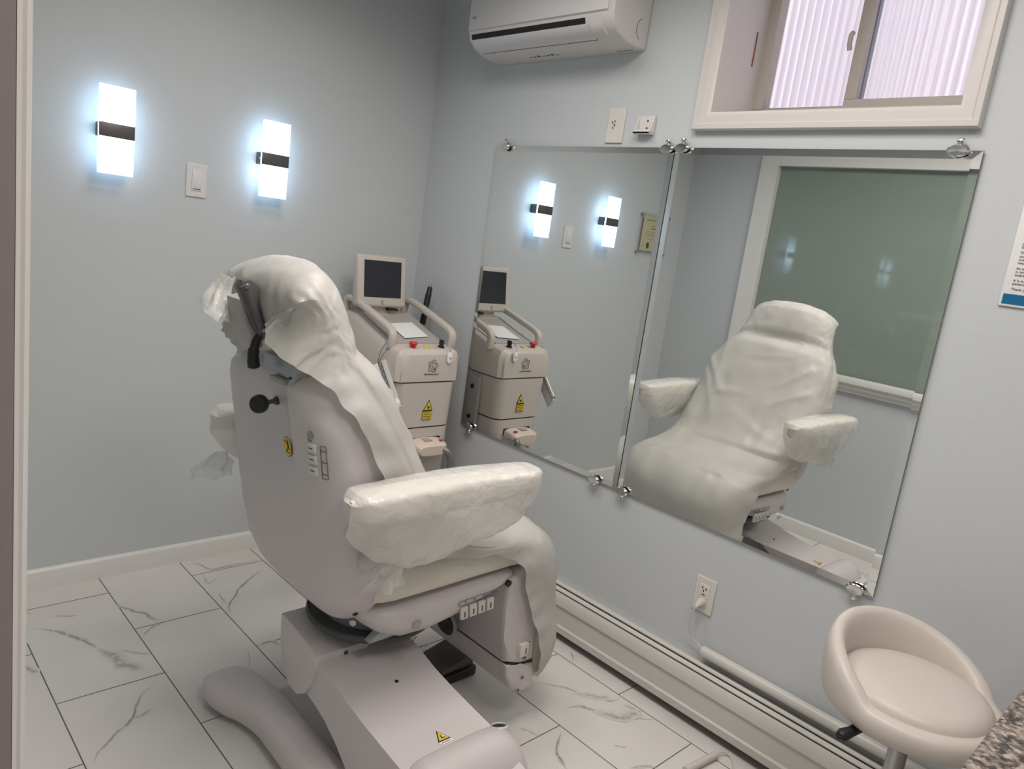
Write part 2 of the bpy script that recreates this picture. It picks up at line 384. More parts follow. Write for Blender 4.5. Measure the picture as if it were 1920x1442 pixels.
def build_shell():
    T = .14; H = CEIL
    struct('wall_back', box(B(), -3.4, .30, 0, .15, -.02, H), WALL, smooth=False)
    bm = B(); D = .30; ya, yb, za, zb = -2.085, -1.385, 1.84, 2.38
    box(bm, 0, D, -3.8, ya, -.02, H); box(bm, 0, D, yb, 0, -.02, H); box(bm, 0, D, ya, yb, -.02, za); box(bm, 0, D, ya, yb, zb, H)
    struct('wall_right', bm, WALL, smooth=False)
    bm = B(); x0, x1 = -2.03-T, -2.03; ya, yb, za, zb = -2.10, -.555, .905, 2.02
    box(bm, x0, x1, -2.38, ya, -.02, H); box(bm, x0, x1, yb, 0, -.02, H); box(bm, x0, x1, ya, yb, -.02, za); box(bm, x0, x1, ya, yb, zb, H)
    box(bm, x0, x1, -3.8, -3.3, -.02, H); box(bm, x0, x1, -3.3, -2.38, 2.1, H)
    struct('wall_left', bm, WALL, smooth=False)
    struct('wall_front', box(B(), -3.4, .30, -3.95, -3.8, -.02, H), WALL, smooth=False)
    struct('wall_hall', box(B(), -3.55, -3.4, -3.95, .15, -.02, H), WALL, smooth=False)
    struct('ceiling', box(B(), -3.55, .30, -3.95, .15, H, H+.1), CEILM, smooth=False)
    # baseboards: profile (depth, z)
    prof = [(0, 0), (.014, 0), (.014, .062), (.011, .070), (.006, .074), (0, .076)]
    struct('baseboard_back', prism(B(), [(-d, z) for d, z in prof], 0, -2.03, -.08), TRIML)
    struct('baseboard_left', prism(B(), [(-2.03+d, z) for d, z in prof], 1, -2.34, -.014), TRIML)
    # near door casing at the left edge of the view: moulded board on the end of the left wall
    P = [(-2.03, -2.36), (-1.957, -2.36), (-1.946, -2.370), (-1.9420, -2.378), (-1.9430, -2.388), (-1.9455, -2.392), (-1.9480, -2.392), (-1.9485, -2.400),
         (-1.9505, -2.402), (-1.9510, -2.394), (-1.9625, -2.394), (-1.9630, -2.404), (-1.985, -2.408), (-2.17, -2.408), (-2.17, -2.38), (-2.03, -2.38)]
    struct('trim_1', prism(B(), P, 2, 0, 2.12), TRIM)
    struct('door_1', prism(B(), [(-1.9512, -2.3945), (-1.9512, -2.4045), (-1.97, -2.4105), (-2.00, -2.4105), (-2.00, -2.4085), (-1.9632, -2.4042), (-1.9628, -2.3945)], 2, 0, 2.1), TAUPE)
build_shell()

def build_window_right():
    # casing round the opening, mitred, with stepped profile
    ya, yb, za = -2.082, -1.399, 1.846; zt = 2.36
    def frame(bm, a, b):  # a, b: (offset out, x proud) pairs -> strip between them
        pass
    bm = B(); prof = [(0, .0), (0, -.014), (.012, -.019), (.030, -.019), (.036, -.026), (.049, -.026), (.052, -.020), (.052, 0)]
    path = [(yb, zt), (yb, za), (ya, za), (ya, zt)]; out = [(1, 1), (1, -1), (-1, -1), (-1, 1)]
    out[0] = (1, 0); out[3] = (-1, 0)
    rings(bm, [[(x, p[0]+o*d[0], p[1]+o*d[1]) for o, x in prof] for p, d in zip(path, out)], cap=True)
    w = struct('window_1', bm, TRIM)
    # jamb liners
    bm = B()
    box(bm, -.012, .262, yb-.001, yb+.012, za-.01, 2.38); box(bm, -.012, .262, ya-.012, ya+.001, za-.01, 2.38); box(bm, -.012, .262, ya, yb, za-.012, za+.001)
    obj('jamb_liner', bm, TRIM, w, smooth=False)
    xs = .262
    bm = B(); box(bm, xs-.05, xs-.036, yb-.035, yb-.0, 1.9025, 2.37, .001); box(bm, xs-.05, xs-.036, ya, ya+.03, 1.9025, 2.37, .001); box(bm, xs-.05, xs-.036, ya, yb, za+.002, 1.902, .001); box(bm, xs-.036, xs-.006, yb-.035, yb-.001, 1.9025, 2.37)
    obj('window_frame', bm, SASH, w)
    bm = B(); xa, xb = xs-.005, xs+.015
    box(bm, xa, xb, -1.395, -1.36, 1.9155, 2.37, .001); box(bm, xa, xb, -1.72, -1.69, 1.9155, 2.37, .001); box(bm, xa, xb, -1.72, -1.36, 1.86, 1.915, .001)
    s = obj('window_sash', bm, SASHG, w); bm = B(); box(bm, xs+.003, xs+.007, -1.70, -1.385, 1.905, 2.37); obj('pane', bm, GLASS, s, smooth=False)
    bm = B(); xa, xb = xs-.035, xs-.010
    box(bm, xa, xb, -1.718, -1.684, 1.9265, 2.37, .001); box(bm, xa, xb, -2.084, -1.684, 1.86, 1.926, .001); box(bm, xa, xb, -2.084, -2.07, 1.9265, 2.37, .001)
    s = obj('window_sash', bm, SASH, w); bm = B(); box(bm, xs-.025, xs-.021, -2.08, -1.70, 1.92, 2.37); obj('pane', bm, GLASS, s, smooth=False)
    bm = B(); tube(bm, [(xs-.045, -1.676, 2.06), (xs-.05, -1.674, 2.075), (xs-.05, -1.674, 2.10), (xs-.045, -1.676, 2.11)], .007); obj('latch', bm, SASH, w)
    bm = B(); box(bm, .16, .163, yb-.004, yb-.001, 2.02, 2.12); obj('wood_sliver', bm, mat('red_wood', (.25, .07, .05), .6), w)
    # corrugated translucent sheet outside
    bm = B(); G = []
    for i in range(241):
        y = -2.6+1.6*i/240; x = .40+.006*math.cos(2*PI*y/.0272)
        G.append([(x, y, 1.5), (x, y, 2.9)])
    grid(bm, G); o = obj('corrugated_panel', bm, CORR, org=(.40, -1.8, 1.5), sol=-1)
    props(o, 'pale pinkish corrugated plastic sheet outside the high window', 'panel')
    struct('ground', box(B(), .30, 3, -5, 2, 1.2, 1.5), mat('ground_concrete', (.4, .38, .36), .8), smooth=False)
build_window_right()
def build_window_left():
    ya, yb, za, zb = -2.10, -.565, .925, 2.0; X = -2.03
    prof = [(0, 0), (0, .012), (.02, .016), (.06, .018), (.075, .026), (.10, .026), (.105, .020), (.105, 0)]
    path = [(yb, za-.02), (yb, zb), (ya, zb), (ya, za-.02)]; out = [(1, 0), (1, 1), (-1, 1), (-1, 0)]
    bm = B(); rings(bm, [[(X+x, p[0]+o*d[0], p[1]+o*d[1]) for o, x in prof] for p, d in zip(path, out)])
    w = struct('window_2', bm, TRIML)
    pr = [(X, .845), (X+.018, .845), (X+.022, .865), (X+.035, .872), (X+.038, .89), (X+.05, .897), (X+.052, .915), (X+.05, .925), (X, .928)]
    obj('sill', prism(B(), pr, 1, ya-.12, yb+.12), TRIML, w)
    obj('pane', box(B(), X-.05, X-.025, ya-.02, yb+.02, za-.03, zb+.03), GREEN, w, smooth=False)
    bm = B(); box(bm, X-.03, X+.0, yb-.0, yb+.012, za, zb); box(bm, X-.03, X, ya-.012, ya, za, zb); box(bm, X-.03, X, ya, yb, zb, zb+.012)
    obj('jamb_liner', bm, TRIML, w, smooth=False)
build_window_left()

# ================================================================== HEATER, PIPE, OUTLETS
def build_heater():
    y0, y1 = -3.3, -.02
    t = thing('baseboard_heater', 'long white enamel baseboard heater along the foot of the mirror wall', 'heater', (-.03, -1.6, 0))
    obj('back_panel', prism(B(), [(-.001, .03), (-.001, .188), (-.026, .196), (-.034, .191), (-.034, .187), (-.006, .183), (-.006, .03)], 1, y0, y1), HEAT, t)
    obj('front_cover', prism(B(), [(-.062, .030), (-.068, .034), (-.070, .058), (-.062, .062), (-.062, .128), (-.068, .133), (-.066, .160), (-.055, .174), (-.051, .172), (-.057, .158), (-.056, .034)], 1, y0, y1), HEAT, t)
    obj('damper', prism(B(), [(-.037, .184), (-.049, .177), (-.048, .173), (-.036, .180)], 1, y0, y1), HEAT, t)
    obj('heating_element', box(B(), -.055, -.008, y0+.02, y1-.02, .06, .15), DARK, t, smooth=False)
    for y in (y0+.01, -2.2, -1.1, y1-.01): obj('bracket', box(B(), -.055, -.004, y-.004, y+.004, 0, .06), DARK, t, smooth=False)
    p = obj('pipe_cover', tube(B(), [(-.019, -1.722, .232), (-.019, -3.2, .232)], .017, 16), HEAT, org=(-.019, -1.722, .232))
    props(p, 'white half-round raceway tube running along the wall above the heater', 'raceway')
build_heater()
def plate(name, label, kind, axis, a, z, w=.07, h=.114, tk=.006, mt=PLATE, group=None):
    """wall plate. axis 'x': on the right wall (x=0, facing -x), a = largest y. axis 'y': on back wall, a = smallest x."""
    bm = B()
    if axis == 'x':
        t = thing(name, label, kind, (0, a-w/2, z), group)
        prism(bm, [(a, z), (a-w, z), (a-w, z+h), (a, z+h)], 0, -.0005, -tk, .0); 
    else:
        t = thing(name, label, kind, (a+w/2, 0, z), group)
        bm = box(B(), a, a+w, -tk, -.0005, z, z+h)
    obj('wall_plate', bm, mt, t, bev=.0025)
    return t
t = plate('light_switch', 'white rocker light switch between the two glowing wall lamps', 'light switch', 'y', -1.0207, 1.389, mt=WPLATE)
bm = B(); box(bm, -1.0207+.0185, -1.0207+.0515, -.0095, -.005, 1.389+.022, 1.389+.092, .0015); rk = obj('rocker', bm, WPLATE, t)
bm = B(); box(bm, -1.0207+.022, -1.0207+.048, -.0102, -.0085, 1.389+.026, 1.389+.029); obj('slot', bm, GREYINK, rk)
for z in (1.389+.009, 1.389+.105): obj('screw', cyl(B(), (-.9857, -.0065, z), (0, 1, 0), .0025, .002, 10), WPLATE, t)
# outlet with plug on the right wall
oy, oz = -1.6466, .3411
t = plate('power_outlet', 'white wall outlet below the large mirror with a plug in it', 'outlet', 'x', oy, oz, mt=PLATE)
bm = B(); box(bm, -.0085, -.005, oy-.052, oy-.018, oz+.022, oz+.092, .001); rc = obj('receptacle', bm, PLATE, t)
bm = B(); 
for dy, dz in ((-.028, .082), (-.041, .080), (-.033, .072)): box(bm, -.0095, -.008, oy+dy-.0016, oy+dy+.0016, oz+dz-.004, oz+dz+.003)
box(bm, -.0095, -.008, oy-.040, oy-.029, oz+.058, oz+.0605)
obj('slot', bm, INK, rc, smooth=False)
pl = thing('plug', 'white power plug and thin cord in the wall outlet below the mirror', 'plug', (-.01, oy-.035, oz+.035))
bm = B(); rings(bm, [[(x, oy-.034+w*math.cos(2*PI*k/16), oz+.036+dz+h*math.sin(2*PI*k/16)) for k in range(16)] for x, w, h, dz in ((-.0085, .014, .013, 0), (-.022, .014, .012, -.001), (-.034, .008, .008, -.006), (-.042, .005, .005, -.011))])
obj('plug_body', bm, mat('plug_pinkish', (.62, .54, .50), .45), pl)
bm = B(); tube(bm, smooth_path([(-.040, oy-.034, oz+.027), (-.046, oy-.030, oz+.005), (-.04, oy-.025, oz-.04), (-.03, oy-.03, oz-.075), (-.021, -1.70, .247), (-.019, -1.725, .236)]), .0022, 8); obj('cord', bm, CORD, pl)
# cable plate above mirror
py, pz = -.9959, 1.7571
t = plate('cable_plate', 'blank cream wall plate with cut wires, above the narrow mirror', 'wall plate', 'x', py, pz, w=.072)
bm = B(); 
for (a, b) in (((-.022, .070), (-.026, .064)), ((-.032, .070), (-.035, .072)), ((-.034, .062), (-.031, .054)), ((-.028, .048), (-.026, .050))):
    tube(bm, [(-.007, py+a[0], pz+a[1]), (-.0095, py+(a[0]+b[0])/2, pz+(a[1]+b[1])/2), (-.007, py+b[0], pz+b[1])], .0016, 6)
obj('wire_stub', bm, GREYINK, t)
# remote holder
t = thing('remote_holder', 'small empty white plastic remote holder on the wall under the air conditioner', 'holder', (-.01, -1.16, 1.79))
bm = B(); box(bm, -.005, -.0005, -1.192, -1.132, 1.788, 1.842, .001); box(bm, -.030, -.004, -1.195, -1.129, 1.783, 1.790, .001)
box(bm, -.030, -.027, -1.195, -1.129, 1.783, 1.795, .001)
prism(bm, [(-.004, 1.788), (-.028, 1.788), (-.010, 1.842), (-.004, 1.842)], 1, -1.195, -1.191); prism(bm, [(-.004, 1.788), (-.028, 1.788), (-.010, 1.842), (-.004, 1.842)], 1, -1.133, -1.129)
obj('holder_body', bm, WPLATE, t)
for z in (1.827, 1.804): obj('screw', cyl(B(), (-.006, -1.165, z), (1, 0, 0), .003, .003, 10), GREYMET, t)

# ================================================================== MIRRORS
def mirror(name, label, y1, y0, z0, z1):
    m, th, bw, bd = -.012, .005, .020, .0013
    t = thing(name, label, 'mirror', (m, (y0+y1)/2, z0))
    bm = B(); 
    O = [(m+bd, y0, z0), (m+bd, y1, z0), (m+bd, y1, z1), (m+bd, y0, z1)]
    I = [(m, y0+bw, z0+bw), (m, y1-bw, z0+bw), (m, y1-bw, z1-bw), (m, y0+bw, z1-bw)]
    vO = [bm.verts.new(p) for p in O]; vI = [bm.verts.new(p) for p in I]
    bm.faces.new(vI)
    for i in range(4): bm.faces.new([vO[i], vO[(i+1) % 4], vI[(i+1) % 4], vI[i]])
    o = obj('mirror_glass', bm, MIRROR, t, smooth=False)
    bm = B(); box(bm, m+bd+.0001, m+th+.003, y0, y1, z0, z1); obj('mirror_backing', bm, MEDGE, t, smooth=False)
mirror('wall_mirror', 'narrower frameless wall mirror on the left, reflecting the two lamps and the laser machine', -.4472, -1.2905, .6125, 1.7437)
mirror('wall_mirror', 'wider frameless wall mirror on the right, reflecting the covered treatment chair', -1.2945, -2.1523, .6125, 1.7437)
def clip():
    t = thing('mirror_clip', '', 'clip', (0, 0, 0), 'chrome clips holding the mirrors')
    bm = B(); pr = [(.004, .006), (.019, .006), (.022, .009), (.022, .013), (.019, .016), (.004, .0175)]
    b2 = B(); lathe(b2, (0, 0, 0), (-1, 0, 0), [(.018, -.002), (.021, .001), (.021, .004), (.017, .0075), (.001, .008)], 24)
    for v in b2.verts: v.co.z *= .58
    obj('clip_cap', b2, CHROME, t, local=True)
    bm = B(); cyl(bm, (.004, 0, 0), (1, 0, 0), .010, .016, 16); b3 = bm
    for v in b3.verts: v.co.z *= .6
    obj('clip_spacer', b3, BLACK, t, local=True)
    bm = B(); lathe(bm, (0, 0, .018), (-1, 0, 0), [(.0055, -.010), (.0075, -.008), (.0078, -.002), (.006, .003), (.002, .005)], 16)
    box(bm, -.0005, .002, -.004, .004, .006, .018)
    obj('screw_knob', bm, CHROME, t, local=True)
    return t
C0 = clip(); first = True
for (y, z, up, lb) in ((-.514, 1.738, 1, 'chrome mirror clip at the top left corner of the narrower mirror'), (-1.269, 1.738, 1, 'chrome mirror clip at the top right corner of the narrower mirror'),
        (-.509, .617, -1, 'chrome mirror clip at the bottom left corner of the narrower mirror'), (-1.197, .617, -1, 'chrome mirror clip near the bottom right corner of the narrower mirror'),
        (-1.325, 1.741, 1, 'chrome mirror clip at the top left corner of the wider mirror'), (-2.102, 1.741, 1, 'chrome mirror clip at the top right corner of the wider mirror'),
        (-1.322, .617, -1, 'chrome mirror clip at the bottom left corner of the wider mirror'), (-2.11, .619, -1, 'chrome mirror clip at the bottom right corner of the wider mirror')):
    o = C0 if first else copy_tree(C0); first = False; o.scale = (1.1, 1.2, 1.2)
    o.location = (-.0205, y, z); o.rotation_euler = (PI if up < 0 else 0, 0, 0); o['label'] = lb

# ================================================================== SCONCES
def sconce():
    t = thing('wall_sconce', '', 'wall lamp', (0, 0, 0), 'acrylic wall lamps on the back wall')
    obj('acrylic_panel', box(B(), -.0525, .0525, -.060, -.052, -.135, .135, .001), LED, t, local=True)
    bm = B(); box(bm, -.0525, .0525, -.0625, -.0603, -.0215, .0215, .0008); obj('metal_band', bm, BAND, t, local=True)
    bm = B(); box(bm, -.046, .046, -.0515, -.0005, -.0215, .0215, .002); obj('wall_bracket', bm, BAND, t, local=True)
    bm = B(); cyl(bm, (-.0465, -.03, 0), (1, 0, 0), .003, .002, 10); obj('screw', bm, CHROME, t, local=True)
    return t
s = sconce(); s.location = (-1.2605, 0, 1.5595); s['label'] = 'glowing acrylic wall lamp left of the light switch'
s2 = copy_tree(s); s2.location = (-.728, 0, 1.5595); s2['label'] = 'glowing acrylic wall lamp right of the light switch, nearer the corner'

# certificate behind the door casing, seen in the mirrors
t = thing('framed_certificate', 'cream certificate with a dark seal held between clear acrylic sheets, seen in the mirror', 'certificate', (-1.715, 0, 1.42))
obj('certificate', box(B(), -1.83, -1.60, -.0165, -.0155, 1.435, 1.637), CERT, t, smooth=False)
bm = B(); box(bm, -1.852, -1.574, -.0215, -.0185, 1.413, 1.655); obj('acrylic_sheet', bm, ACRY, t, smooth=False)
for x, z in ((-1.840, 1.643), (-1.586, 1.643), (-1.840, 1.425), (-1.586, 1.425)): obj('standoff', cyl(B(), (x, -.013, z), (0, 1, 0), .007, .025, 16, bev=.001), STEEL, t)
bm = B(); b3 = cyl(bm, (-1.672, -.0168, 1.468), (0, 1, 0), .014, .001, 24)
for v in b3.verts: v.co.z = 1.468+(v.co.z-1.468)*1.3
obj('seal', b3, INK, t)
bm = B(); rr = random.Random(5)
for i, (z, w, h) in enumerate(((1.612, .18, .005), (1.580, .06, .003), (1.564, .07, .005), (1.546, .15, .002), (1.534, .17, .002), (1.524, .12, .002), (1.505, .10, .002), (1.460, .04, .003))):
    cx = -1.715 if i < 7 else -1.62
    x = cx-w/2
    while x < cx+w/2:
        d = rr.uniform(.004, .014); box(bm, x, min(x+d, cx+w/2), -.0169, -.0164, z, z+h); x += d+.003
    obj('print', bm, GREYINK, t, smooth=False); bm = B()
bm.free()

# ================================================================== AIR CONDITIONER
def build_ac():
    y0, y1 = -1.107, -.415
    ACM = mat('ac_plastic', (.66, .63, .61), .35); ACP = mat('ac_panel_plastic', (.66, .645, .65), .32)
    t = thing('air_conditioner', 'white wall-mounted split air conditioner above the narrower mirror', 'air conditioner', (-.1, (y0+y1)/2, 2.045))
    pr = [(-.001, 2.047), (-.05, 2.043), (-.10, 2.048), (-.150, 2.064), (-.178, 2.088), (-.186, 2.110), (-.186, 2.30), (-.165, 2.325), (-.10, 2.335), (-.001, 2.335)]
    obj('casing', prism(B(), pr, 1, y0, y1, .008, 3), ACM, t)
    obj('front_panel', prism(B(), [(-.187, 2.118), (-.1925, 2.122), (-.1925, 2.296), (-.187, 2.30), (-.18, 2.30), (-.18, 2.118)], 1, y0+.020, y1-.004, .0015), ACP, t)
    # slot and louver along the chamfer  (-.186,2.110)->(-.150,2.064)
    bm = B(); prism(bm, [(-.1868, 2.106), (-.1800, 2.0885), (-.170, 2.098), (-.178, 2.112)], 1, y0+.115, y1-.020); obj('air_slot', bm, DARK, t, smooth=False)
    lv = prism(B(), [(-.1815, 2.0885), (-.172, 2.074), (-.1535, 2.062), (-.130, 2.0545), (-.130, 2.0575), (-.153, 2.066), (-.168, 2.078), (-.178, 2.092)], 1, y0+.100, y1-.022)
    obj('louver', lv, ACP, t)
    bm = B(); prism(bm, [(-.1300, 2.0545), (-.1275, 2.0535), (-.127, 2.0565), (-.130, 2.0575)], 1, y0+.10, y1-.024); obj('gap', bm, DARK, t, smooth=False)
    obj('display_panel', prism(B(), [(-.187, 2.109), (-.1812, 2.0878), (-.172, 2.0735), (-.1535, 2.0605), (-.14, 2.0560), (-.15, 2.07), (-.178, 2.10)], 1, y0+.045, y0+.098), ACM, t)
    text('brand_mark', 'FUJI', .0125, (-.1929, y1-.022, 2.158), (0, -1, 0), (0, 0, 1), GREYINK, t)
    bm = B()
    for k in range(7): 
        y = y1-.22-.022*k; box(bm, -.064-.004*(k % 3), -.061, y-.008, y+.004, 2.0432, 2.0440)
    obj('moulded_mark', bm, GREYINK, t, smooth=False); bm = B()
    for k in range(5):
        y = y0+.09-.014*k; box(bm, -.034, -.030, y-.004, y+.004, 2.0430, 2.0441)
    obj('moulded_mark', bm, GREYINK, t, smooth=False)
    bm = B(); cs = [(-.03-.035*math.cos(a), y0-.0006, 2.10+.035*math.sin(a)) for a in [R(-60+12*i) for i in range(11)]]
    tube(bm, cs, .0008, 6); obj('knockout_line', bm, GREYINK, t)
build_ac()

# ================================================================== SIGN ON RIGHT WALL
t = thing('notice_sign', 'white printed notice with a dark blue band on the wall right of the mirrors', 'sign', (-.004, -2.38, 1.39))
yl, zb_ = -2.258, 1.400
obj('sign_board', box(B(), -.006, -.0005, -2.53, yl, zb_, 1.70, .0008), PAPER, t)
obj('blue_band', box(B(), -.0068, -.0058, -2.525, yl-.006, zb_+.005, zb_+.028), BLUE, t, smooth=False)
zz = 1.546
for para in (['We ask', 'provide', 'for you'], ['This is', 'consent', 'custome', 'medical'], ['As alwa', 'is not ap', 'tolerate'], ['It is our g', 'patience!'], ['Thank your']):
    for ln in para:
        text('print', ln, .0082, (-.0064, yl-.018, zz), (0, -1, 0), (0, 0, 1), INK, t); zz -= .0075
    zz -= .0048

# ================================================================== COUNTER AND STOOL
t = thing('granite_countertop', 'speckled brown granite countertop in the near right corner', 'countertop', (-.6, -2.9, .87))
obj('slab', box(B(), -1.25, -.002, -3.25, -2.598, .868, .90, .003), GRAN, t)
t2 = thing('base_cabinet', 'white base cabinet under the granite countertop, almost out of view', 'cabinet', (-.6, -2.9, 0))
obj('body', box(B(), -1.20, -.08, -3.25, -2.66, 0, .867), CABM, t2, smooth=False)
for i in range(3): 
    d = obj('door', box(B(), -1.19+.37*i, -1.19+.37*i+.36, -2.66, -2.642, .09, .85, .002), CABM, t2)
    obj('handle', tube(B(), [(-.87+.37*i, -2.642, .70), (-.87+.37*i, -2.62, .70), (-.87+.37*i, -2.62, .80), (-.87+.37*i, -2.642, .80)], .004, 8), CHROME, d)
def build_stool():
    cx, cy = -.322, -2.365; A0 = R(60)
    t = thing('bar_stool', 'round white vinyl swivel stool with a low curved back beside the granite countertop', 'stool', (cx, cy, 0))
    bm = B(); lathe(bm, (cx, cy, 0), (0, 0, 1), [(.05, .535), (.12, .533), (.146, .542), (.152, .56), (.149, .580), (.139, .592), (.12, .599), (.07, .604), (.0, .605)], 48); obj('seat', bm, SEATV, t)
    bm = B(); rs = []; n = 72
    for i in range(n):
        a = 2*PI*i/n; d = abs((a-A0+PI) % (2*PI)-PI)
        u = max(0, math.cos(min(PI/2, d*90/106)))**.75
        top = .576+.104*u; bot = .522+.0*u; zc = (top+bot)/2; hz = (top-bot)/2; wr = .023-.002*u; rc = .158+.004*u
        ring = []
        for k in range(20):
            b = 2*PI*k/20; zr = sgp(math.sin(b), .75 if u > .2 else .85); rr_ = rc+wr*sgp(math.cos(b), .8)+.008*u*(zr*.5+.5)
            ring.append((cx+rr_*math.cos(a), cy+rr_*math.sin(a), zc+hz*zr))
        rs.append(ring)
    rings(bm, rs, closed=True); obj('backrest', bm, SEATV, t)
    obj('seat_plate', box(B(), cx-.08, cx+.08, cy-.08, cy+.08, .515, .534, .003), BLACK, t)
    bm = B(); cyl(bm, (cx, cy, .44), (0, 0, 1), .0195, .17, 24); cyl(bm, (cx, cy, .20), (0, 0, 1), .026, .33, 24); obj('gas_column', bm, STEEL, t)
    bm = B(); lathe(bm, (cx, cy, 0), (0, 0, 1), [(.20, 0), (.205, .006), (.19, .014), (.06, .03), (.035, .045)], 48); obj('base_disc', bm, CHROME, t)
    bm = B(); d = Vector((-.90, .30, 0)).normalized(); p0 = Vector((cx, cy, .519))
    tube(bm, [p0, p0+d*.08, p0+d*.14+Vector((0, 0, -.004))], .004, 8)
    tube(bm, [p0+d*.120+Vector((0, 0, 0)), p0+d*.135+Vector((0, 0, .001)), p0+d*.170+Vector((0, 0, -.010)), p0+d*.195+Vector((0, 0, -.013)), p0+d*.205+Vector((0, 0, -.013))], [.008, .012, .0105, .013, .008], 12)
    obj('height_lever', bm, BLACK, t)
build_stool()
# cable end on the floor
t = thing('extension_cord', 'white cord end lying on the tiles in front of the heater', 'cord', (-.15, -1.9, 0))
bm = B(); tube(bm, [(-.26, -1.865, .012), (-.13, -1.878, .012), (-.118, -1.880, .012)], [.011, .011, .008], 12); obj('connector', bm, CORD, t)
bm = B(); tube(bm, smooth_path([(-.12, -1.880, .012), (-.095, -1.884, .013), (-.080, -1.898, .006), (-.090, -1.915, .003), (-.13, -1.945, .003), (-.2, -1.99, .003), (-.3, -2.03, .003)]), .0025, 8); obj('cable', bm, CORD, t)

# ================================================================== TREATMENT CHAIR
CH = thing('treatment_chair', 'white powered treatment chair wrapped in plastic, seen from behind in the middle of the room', 'treatment chair', (-.98, -1.3, 0))
Y0 = -1.195
def build_chair():
    # ---- base: shroud hump and rails
    SEC = [(-1.195, .0), (-1.205, .06), (-1.20, .12), (-1.185, .165), (-1.160, .205), (-1.142, .245), (-1.128, .280), (-1.112, .298), (-1.085, .303), (-1.0, .304), (-.92, .304), (-.885, .300), (-.855, .288), (-.830, .262), (-.812, .225), (-.800, .17), (-.794, .10), (-.79, .0)]
    def arch(y, xl, xr, zt, zs):
        k = zt/.304; cx = -.9975; w = (xr-xl)/.405
        return [(cx+(x-cx)*w, y, .010+z*k) for x, z in SEC]
    bm = B(); rs = []
    for y, xl, xr, zt in ((-1.676, -1.180, -.835, .268), (-1.678, -1.188, -.826, .278), (-1.683, -1.196, -.820, .284), (-1.692, -1.20, -.816, .288), (-1.715, -1.203, -.813, .292), (-1.735, -1.203, -.813, .288), (-1.758, -1.20, -.815, .272), (-1.778, -1.195, -.82, .240), (-1.793, -1.19, -.828, .19), (-1.803, -1.18, -.84, .12), (-1.806, -1.17, -.85, .05)):
        rs.append(arch(y, xl, xr, zt, 0))
    rings(bm, rs); obj('base_shroud', bm, SHELL, CH)
    bm = B(); lathe(bm, (-.858, -1.688, .278), (.1, .35, 1), [(.0195, -.02), (.0215, .003), (.0185, .007), (.0165, .004), (.015, -.01)], 24); obj('shroud_lip', bm, SHELL, CH)
    obj('shroud_slot', cyl(B(), (-.861, -1.688, .2815), (.1, .35, 1), .0160, .004, 24), INK, CH)
    for sgn in (1, -1):
        bm = B(); rs = []
        # rail: centre x, half width, top z along y (sgn mirrors about x=-.99)
        tab = [(-1.80, -1.135, .06, .12), (-1.60, -1.140, .060, .125), (-1.40, -1.137, .054, .112), (-1.25, -1.130, .050, .105), (-1.12, -1.125, .052, .10), (-1.05, -1.132, .060, .098), (-1.0, -1.148, .069, .097), (-.95, -1.158, .074, .095), (-.90, -1.163, .070, .092), (-.868, -1.165, .055, .08), (-.852, -1.167, .03, .06)]
        N = 26
        for i in range(N+1):
            y = -1.78+.928*(1-(1-i/N)**1.25)
            cx, hw, zt = lerp(tab, y)
            if sgn < 0: cx = -1.98-cx
            ring = []
            for k in range(20):
                a = 2*PI*k/20; ring.append((cx+hw*sgp(math.cos(a), .6), y, (zt+.012)/2+(zt-.012)/2*sgp(math.sin(a), .6)))
            rs.append(ring)
        rings(bm, rs); obj('base_rail', bm, SHELL, CH)
    bm = B(); box(bm, -1.11, -.87, -1.66, -1.02, .02, .07, .01); obj('base_plate', bm, SHELL2, CH)
    for x in (-1.165, -.815):
        for y in (-.93, -1.70): obj('rubber_foot', cyl(B(), (x, y, .006), (0, 0, 1), .03, .012, 16), BLACK, CH)
    # ---- lift arm
    top = [(-1.24, .342), (-1.31, .332), (-1.38, .318), (-1.44, .302), (-1.52, .289), (-1.60, .280), (-1.68, .272), (-1.80, .24)]
    botm = [(-1.75, .06), (-1.60, .06), (-1.50, .115), (-1.467, .14), (-1.419, .177), (-1.36, .200), (-1.31, .213), (-1.24, .222)]
    obj('lift_arm', prism(B(), top+botm, 0, -1.125, -.865, .004), SHELL, CH)
    obj('screw_hole', cyl(B(), (-.982, -1.441, .3018), (0, .05, 1), .005, .003, 16), INK, CH)
    def onarm(x, y, dz):
        for (ya, za), (yb, zb) in zip(top, top[1:]):
            if yb <= y <= ya: return (x, y, za+(zb-za)*(y-ya)/(yb-ya)+dz)
    def decal(name, pts, dz, m, par):
        bm = B(); v0 = [bm.verts.new(onarm(x, y, dz)) for x, y in pts]; v1 = [bm.verts.new(onarm(x, y, dz-.0004)) for x, y in pts]; n = len(pts)
        bm.faces.new(v0); bm.faces.new(v1[::-1])
        for i in range(n): bm.faces.new([v0[i], v1[i], v1[(i+1) % n], v0[(i+1) % n]])
        return obj(name, bm, m, par, smooth=False)
    decal('sticker_border', [(-.992, -1.617), (-1.008, -1.649), (-.974, -1.650)], .0008, INK, CH)
    w = decal('warning_sticker', [(-.9915, -1.621), (-1.0040, -1.6468), (-.9770, -1.6475)], .0013, YEL, CH)
    decal('pictogram', [(-.992, -1.632), (-.995, -1.643), (-.985, -1.643)], .0017, INK, w); decal('pictogram', [(-.990, -1.634), (-.991, -1.641), (-.983, -1.640)], .0019, PAPER, w)
    w = decal('label_strip', [(-1.008, -1.651), (-.974, -1.652), (-.973, -1.660), (-1.007, -1.659)], .0013, PAPER, CH)
    decal('red_line', [(-1.003, -1.6540), (-.979, -1.6548), (-.979, -1.6562), (-1.003, -1.6555)], .0017, RED, w)
